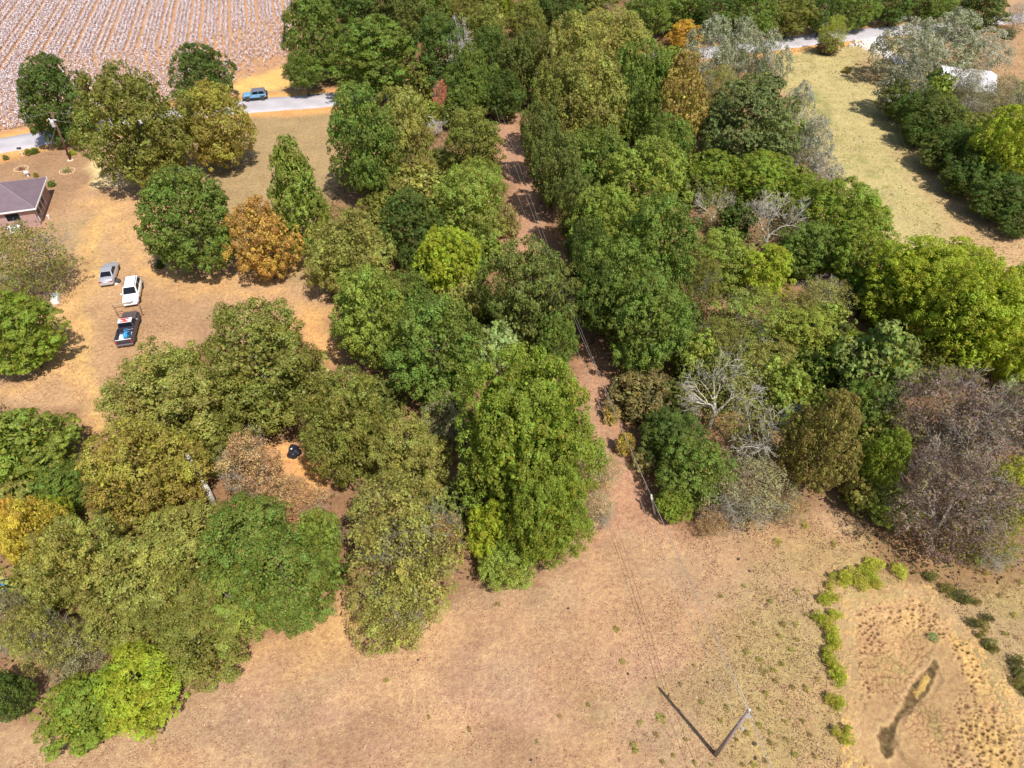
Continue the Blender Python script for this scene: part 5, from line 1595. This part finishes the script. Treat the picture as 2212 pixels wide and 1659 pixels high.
wire(t2 + [0, 0, 0], P(-60, 262, 8.0), .5, 'power wire from the reddish pole to the left', .014)
wire(t2 + [0, 0, 0], P(300, 228, 8.0), .8, 'upper power wire from the reddish pole into the roadside trees', .014)
wire(t2 + [0, 0, -1.3], P(300, 244, 6.6), .8, 'lower power wire from the reddish pole into the roadside trees', .014)
# old leaning post near the wires
b3 = P(1416, 1112); 
best = min(((np.hypot(*(P(1407, 1072, h)[:2] + (-SUN_H) * h / math.tan(SUN_EL) - P(1374, 1077)[:2])), h) for h in np.arange(.5, 6, .05)))
t3 = P(1407, 1072, best[1])
e3 = empty('old_post', (b3[0], b3[1], 0)); tag(e3, 'pale old post leaning at the end of the cleared strip', 'post')
d3 = t3 - b3
MB().tube([(0, 0, -.1), d3 * .5, d3 * .97], [.12, .10, .09], 8).build('shaft', M['pale_bark'], e3, smooth=True)
MB().tube([d3 * .97 - [0.0, 0, .02], d3 * .97 + [-.05, 0.03, .25]], [.10, .07], 8).build('cap', M['white'], e3)

# ------------------------------------------------------------------ white building at the right
def white_building():
    # ridge from left to right end
    rr = P(2163, 172, 4.0); fr_ = P(2152, 204, 2.6); bk = P(2142, 153, 2.6)
    e_ax = fr_[:2] - bk[:2]; dep = np.linalg.norm(e_ax)
    a = math.atan2(e_ax[1], e_ax[0]) + math.pi / 2
    mid = (fr_[:2] + bk[:2]) / 2
    L = 9.0
    c = mid - np.array([math.cos(a), math.sin(a)]) * L / 2
    e = empty('outbuilding', (c[0], c[1], 0), a); tag(e, 'long white building with a white metal gable roof behind bare branches', 'building')
    hd = dep / 2
    wm = simple('white_siding', (.72, .70, .74), .6, var=.06); rm = simple('white_metal_roof', (.80, .78, .84), .5, var=.05, scale=1)
    for cc, ss in (((0, -hd + .3, 1.25), (L - .6, .15, 2.5)), ((0, hd - .3, 1.25), (L - .6, .15, 2.5)), ((L / 2 - .35, 0, 1.25), (.15, dep - .76, 2.5)), ((-L / 2 + .35, 0, 1.25), (.15, dep - .76, 2.5))):
        MB().box(cc, ss).build('wall', wm, e)
    h = 1.3
    for s in (-1, 1):
        mb = MB()
        A_ = [(-L / 2, s * hd, 2.55), (L / 2, s * hd, 2.55), (L / 2, 0.0, 2.55 + h), (-L / 2, 0.0, 2.55 + h)]
        mb.add(A_ + [(x, y, z - .08) for x, y, z in A_], [(0, 1, 2, 3), (7, 6, 5, 4), (0, 4, 5, 1), (1, 5, 6, 2), (2, 6, 7, 3), (3, 7, 4, 0)])
        rf = mb.build('roof_slope', rm, e)
        for i in range(1, 12):
            x = -L / 2 + i * L / 12
            MB().tube([(x, s * hd, 2.57), (x, s * .05, 2.57 + h)], .03, 4).build('roof_seam', rm, rf)
    for s in (-1, 1):
        x = s * (L / 2 - .36)
        mb = MB(); mb.add([(x - .07, -hd + .3, 2.5), (x - .07, hd - .3, 2.5), (x - .07, 0, 2.5 + h * .92), (x + .07, -hd + .3, 2.5), (x + .07, hd - .3, 2.5), (x + .07, 0, 2.5 + h * .92)],
                          [(2, 1, 0), (3, 4, 5), (0, 1, 4, 3), (1, 2, 5, 4), (2, 0, 3, 5)]); mb.build('gable', wm, e)
    for xx in (-3, 1, 4):
        MB().box((xx, (-hd + .2) if e_ax[1] < 0 else (hd - .2), 1.5), (.9, .08, .9)).build('window', M['glass'], e)
white_building()

# ------------------------------------------------------------------ things lying about
def sheet(name, label, cat, corners, mat, z=(.5, .5, .5, .5), th=.05, ribs=0):
    ps = [P(x, y, zz) for (x, y), zz in zip(corners, z)]
    c = sum(ps) / 4
    e = empty(name, (c[0], c[1], 0)); tag(e, label, cat)
    o_ = np.array([c[0], c[1], 0])
    n_ = np.cross(ps[1] - ps[0], ps[3] - ps[0]); n_ /= np.linalg.norm(n_)
    mb = MB(); mb.add([p - o_ + n_ * th for p in ps] + [p - o_ for p in ps], [(0, 1, 2, 3), (7, 6, 5, 4), (0, 4, 5, 1), (1, 5, 6, 2), (2, 6, 7, 3), (3, 7, 4, 0)])
    mb.build('panel', mat, e)
    for i in range(ribs):
        f = (i + .5) / ribs
        a_ = ps[0] * (1 - f) + ps[1] * f - o_ + n_ * th; b_ = ps[3] * (1 - f) + ps[2] * f - o_ + n_ * th
        MB().tube([a_, b_], .035, 4).build('rib', mat, e)
    return e
sheet('metal_panel', 'ribbed white metal panel half hidden by twigs at the yard edge', 'metal sheet', ((150, 985), (178, 988), (184, 1026), (158, 1030)), simple('zinc', (.70, .72, .74), .45, .2, var=.15), (1.0, 1.0, .7, .7), ribs=9)
e = empty('old_appliance', P(123, 650), .35); tag(e, 'white broken appliance dumped under the white-branched tree', 'appliance')
MB().box((0, 0, .35), (.75, 1.5, .7), rz=0).build('case', M['white'], e, bevel=.03)
MB().box((0, 0, .72), (.6, 1.3, .04)).build('lid', simple('pale_lid', (.6, .6, .66), .5), e)
MB().box((-.3, .75, .3), (.4, .3, .4)).build('loose_panel', simple('grey_panel', (.35, .35, .4), .6), e, bevel=.02)
heap('tarp', 'pinkish red tarp crumpled beside the bright green cedar', 'tarp', P(127, 731), (2.2, 1.3, .5), simple('red_tarp', (.58, .12, .14), .7, var=.3, scale=3), 21)
heap('junk_heap', 'purple and white cloth heap left of the red tarp', 'cloth heap', P(115, 739), (1.5, 1.4, .6), simple('purple_cloth', (.28, .16, .32), .8, var=.8, scale=3), 22)
heap('tarp', 'silver grey sheet crumpled at the foot of the bright green cedar', 'tarp', P(98, 772, .4), (1.5, .9, .5), simple('silver_sheet', (.52, .58, .62), .4, .2, var=.3, scale=3), 23)
for i, (x, y, lab) in enumerate(((634, 972, 'black rubbish bag, topmost of three beside the clearing'), (641, 980, 'black rubbish bag, right of three beside the clearing'), (632, 985, 'black rubbish bag, lowest of three beside the clearing'))):
    heap('rubbish_bag', lab, 'rubbish bag', P(x, y), (1.0, .95, .65), simple('black_plastic', (.02, .022, .032), .22, var=.3), 31 + i, amp=.12)
heap('tarp', 'blue tarp scrap among the olive leaves near the yellow-orange tree', 'tarp', P(221, 1128, 3.2), (.9, .8, .35), BLUE, 41)
o = MB().lathe((0, 0, 0), [(.05, 0), (.3, .0), (.31, .3), (.3, .34), (.31, .6), (.3, .9), (.05, .9)], 16).build('drum', BLUE); o.location = [float(v) for v in P(17, 1273, 1.6)]; tag(o, 'blue plastic drum standing at the left edge', 'drum')
o.location.z = 1.6
# broken log
lp = [P(403, 980, 5.2), P(416, 1000, 4.6), P(428, 1020, 4.0), P(441, 1048, 3.0)]
e = empty('broken_tree', (lp[3][0], lp[3][1], 0)); tag(e, 'snapped grey tree stem leaning in the canopy left of the clearing', 'dead tree')
ob = np.array([lp[3][0], lp[3][1], 0])
MB().tube([p - ob for p in lp] + [np.array([.3, -.3, 0])], [.16, .22, .25, .28, .3], 9).build('stem', M['pale_bark'], e, smooth=True)

# stubby stones of the culvert by the gravel drive
st0 = None
stm = simple('broken_concrete', (.62, .56, .50), .9, var=.15)
rr_ = np.random.default_rng(3)
for i, (x, y) in enumerate(((1848, 91), (1855, 95), (1862, 92), (1850, 99), (1858, 101), (1868, 98), (1845, 96), (1864, 104), (1838, 101))):
    if st0 is None:
        st0 = MB().box((0, 0, .25), (1, .8, .5), taper=.8).build('stone_block', stm, bevel=.08); o = st0
    else:
        o = st0.copy(); COL.objects.link(o)
    o.location = [float(v) for v in P(x, y)]; o.rotation_euler = (0, 0, rr_.uniform(0, 3)); s = rr_.uniform(.7, 1.5); o.scale = (s, s * rr_.uniform(.6, 1.1), s)
    tag(o, 'pale broken stone block heaped beside the gravel drive', 'stone', 'stone blocks beside the gravel drive')
p = P(1997, 42); e = empty('marker_post', (p[0], p[1], 0)); tag(e, 'white marker post across the road near the silver trees', 'marker post')
MB().box((0, 0, .6), (.14, .14, 1.4)).build('post', M['white'], e, bevel=.02); MB().box((0, -.02, 1.35), (.5, .08, .4)).build('plate', M['white'], e)

# ------------------------------------------------------------------ small plants, dung, twigs in the field
def small(px, py, rpx, hgt, style, col, label, name, cat, group, v):
    p = P(px, py, 0)
    t = H / (SP - (829.5 - py) / F * CP)
    a = rpx * t / F
    e = empty(name, (p[0], p[1], 0), random.uniform(0, 6.28)); e.scale = (a, a, hgt)
    tag(e, label, cat, group)
    for nm, me in proto(style, v):
        if nm == 'trunk': continue
        o = bpy.data.objects.new('leaves' if nm == 'crown' else nm, me); COL.objects.link(o); o.parent = e; o.location = (0, 0, .75); o.color = (*col, 1)
    return e

WEED = (.24, .26, .05)
# reeds round the dry pond: (x, y, radius)
RE = [(1889, 1224, 20), (1868, 1237, 16), (1845, 1245, 20), (1825, 1252, 16), (1878, 1252, 16), (1858, 1265, 18), (1818, 1262, 12), (1796, 1250, 8), (1790, 1270, 11),
      (1786, 1294, 14), (1776, 1300, 12), (1805, 1296, 8), (1803, 1334, 15), (1768, 1340, 15), (1782, 1352, 17), (1793, 1368, 16), (1798, 1386, 16), (1802, 1397, 12),
      (1786, 1408, 11), (1790, 1428, 16), (1797, 1440, 14), (1806, 1458, 18), (1812, 1472, 16), (1790, 1516, 14), (1812, 1520, 12), (1806, 1530, 9),
      (1803, 1586, 11), (1828, 1600, 14), (1826, 1578, 8), (1893, 1268, 12), (1940, 1240, 18),
      (2045, 1278, 16), (2072, 1292, 20), (2085, 1300, 12), (2106, 1306, 8), (2128, 1338, 12), (2010, 1250, 14), (2120, 1355, 13), (2100, 1350, 12), (2135, 1395, 14), (2142, 1408, 10),
      (2192, 1440, 16), (2205, 1460, 16), (2195, 1478, 14), (2212, 1496, 14), (2190, 1428, 10), (2113, 1375, 8)]
for i, (x, y, r) in enumerate(RE):
    col = [(.40, .44, .05), (.35, .43, .04), (.44, .45, .07)][i % 3]
    if x > 2000: col = [(.16, .19, .05), (.24, .24, .06), (.13, .14, .05)][i % 3]
    side = 'left bank' if x < 1960 else 'right bank'
    small(x, y, r * .95, 0.5 if x < 1960 else .45, 'reed', col, ('bright green' if x < 1960 else 'dull green') + ' reed clump on the %s of the dry pond' % side, 'reed_clump', 'reeds', 'reed clumps on the %s of the dry pond' % side, i % 3)
small(zp(955, 585)[0], zp(955, 585)[1], 12, .08, 'tuft', (.13, .26, .09), 'blue-green patch of weeds on the dried pond mud', 'weed_tuft', 'weeds', None, 0)
# weed tufts in the field: source coordinates read off the lower right close-up
TF = [(1740, 1139, 12), (1680, 1173, 11), (1802, 1177, 9), (1690, 1352, 9), (1718, 1352, 7), (1612, 1410, 9), (1640, 1426, 8), (1649, 1453, 11), (1671, 1450, 8), (1687, 1436, 7), (1709, 1406, 7),
      (1675, 1473, 7), (1653, 1501, 7), (1515, 1520, 6), (1741, 1489, 9), (1711, 1488, 8), (1720, 1280, 7), (1664, 1301, 7), (1683, 1377, 6), (1720, 1384, 6), (1640, 1569, 9), (1612, 1586, 8),
      (1663, 1584, 6), (1663, 1606, 8), (1550, 1630, 8), (1717, 1633, 9), (1761, 1636, 6), (1652, 1645, 7), (1628, 1655, 8), (1570, 1530, 7), (1558, 1560, 6), (1605, 1654, 6), (1536, 1655, 5),
      (1330, 1362, 9), (1346, 1432, 9), (1075, 1308, 8), (836, 1471, 7), (1427, 1554, 14), (1382, 1564, 8), (1419, 1589, 7), (1369, 1612, 10), (1372, 1624, 9), (1455, 1636, 6), (1432, 1650, 7),
      (1500, 1650, 6), (1272, 1524, 6), (1210, 1550, 6), (1014, 1578, 7), (926, 1552, 5), (1160, 1605, 5), (1690, 1520, 6), (1735, 1560, 6), (1500, 1440, 5), (1470, 1480, 5), (1765, 1470, 6),
      (1750, 1590, 6), (1694, 1560, 5), (1556, 1290, 5), (1607, 1268, 5), (1596, 1380, 5), (1630, 1350, 5), (1740, 1330, 5), (1640, 1535, 5), (1590, 1600, 5), (1700, 1600, 5), (1480, 1600, 5),
      (2130, 1240, 8), (2160, 1290, 7), (2190, 1330, 8), (2170, 1370, 7), (2205, 1260, 7)]
for i, (x, y, r) in enumerate(TF):
    col = [(.36, .37, .07), (.30, .32, .06), (.40, .39, .10), (.32, .27, .09)][i % 4]
    small(x, y, r * .8, .22, 'tuft', col, 'small green weed tuft in the dry field around the pole and pond', 'weed_tuft', 'weeds', 'weed tufts scattered over the dry field', i % 3)
small(1700 + 263, 217, 10, .5, 'tuft', YO, 'yellow-green weed clump alone in the upper pasture', 'weed_tuft', 'weeds', None, 1) if False else small(1826, 157, 9, .7, 'reed', (.32, .28, .03), 'yellow-green weed clump alone in the upper pasture', 'weed_clump', 'weeds', None, 1)

# dung pats
dm = simple('dried_dung', (.07, .045, .035), .9, var=.3, scale=8)
d0 = None
for i, (x, y, r) in enumerate(((1227, 1315, 4), (1193, 1249, 3), (903, 1426, 3.5), (1595, 1208, 4), (1619, 1234, 3), (1147, 1642, 4), (1336, 1642, 6), (1629, 1607, 6), (1631, 1638, 5), (1356, 1456, 4),
                               (296, 1560, 5), (1528, 1474, 3), (1655, 1306, 2.5), (1198, 1250, 2.5), (1540, 1470, 2.5))):
    if d0 is None:
        d0 = MB().lathe((0, 0, 0), [(.9, 0), (1.0, .12), (.75, .25), (.35, .22), (.02, .3)], 11).build('dung_pat', dm); o = d0
    else:
        o = d0.copy(); COL.objects.link(o)
    t = H / (SP - (829.5 - y) / F * CP); s = r * t / F
    o.location = [float(v) for v in P(x, y)]; o.rotation_euler = (0, 0, i * 1.3); o.scale = (s, s * .8, .28)
    tag(o, 'dark dried dung pat lying on the field', 'dung', 'dung pats on the dry field')

# short dry grass of the near field, one uncountable cover
straw = foliage_mat('straw', hue_var=.02, autumn_amt=.12, autumn=(.62, .5, .34), transl=.15, val_lo=.45, val_hi=1.35)
FIELDP = W((-300, 1800), (60, 1640), (420, 1500), (580, 1385), (760, 1300), (830, 1420), (1010, 1270), (1250, 1220), (1280, 1090), (1420, 1130), (1560, 1150), (1800, 1110), (1930, 1240), (2160, 1270), (2400, 1150), (2500, 1800))
r_ = np.random.default_rng(77)
def cover2(name, poly, n, col, mat, seed, thr, s0, s1):
    r = np.random.default_rng(seed)
    pl = np.array(poly); lo_, hi_ = np.maximum(pl.min(0), [-70, 8]), np.minimum(pl.max(0), [110, 175])
    c = r.uniform(lo_, hi_, (n * 6, 2)); c = c[in_poly(c[:, 0], c[:, 1], poly)]
    c = c[(~in_poly(c[:, 0], c[:, 1], POND))]
    c = c[fbm(c[:, 0] / 1.1, c[:, 1] / 1.1, seed) * .6 + fbm(c[:, 0] / 6, c[:, 1] / 6, seed + 4) * .4 + r.normal(0, .04, len(c)) > thr][:n]
    m_ = len(c)
    me = leaf_mesh(name, np.column_stack([c, r.uniform(.02, .10, m_)]), unit(r.normal(0, 1, (m_, 3)) + [0, 0, .6]), r.uniform(s0, s1, m_), 2.6, r.random(m_), fbm(c[:, 0] / 2, c[:, 1] / 2, seed + 1), None, mat)
    o = obj(name, me); o.color = (*col, 1); tag(o, kind='stuff')
cover2('dry_grass', FIELDP, 40000, (.32, .20, .11), straw, 301, .47, .03, .08)
cover2('green_grass', W((1500, 1800), (1460, 1560), (1560, 1300), (1720, 1160), (1850, 1140), (1930, 1240), (2160, 1270), (2400, 1150), (2500, 1800)), 11000, (.30, .26, .09), straw, 311, .5, .025, .06)
cover2('pasture_grass', RIGHTF, 22000, (.34, .31, .11), straw, 321, .5, .07, .16)
cover2('yard_leaves', YARD, 7000, (.40, .25, .14), straw, 331, .47, .04, .09)
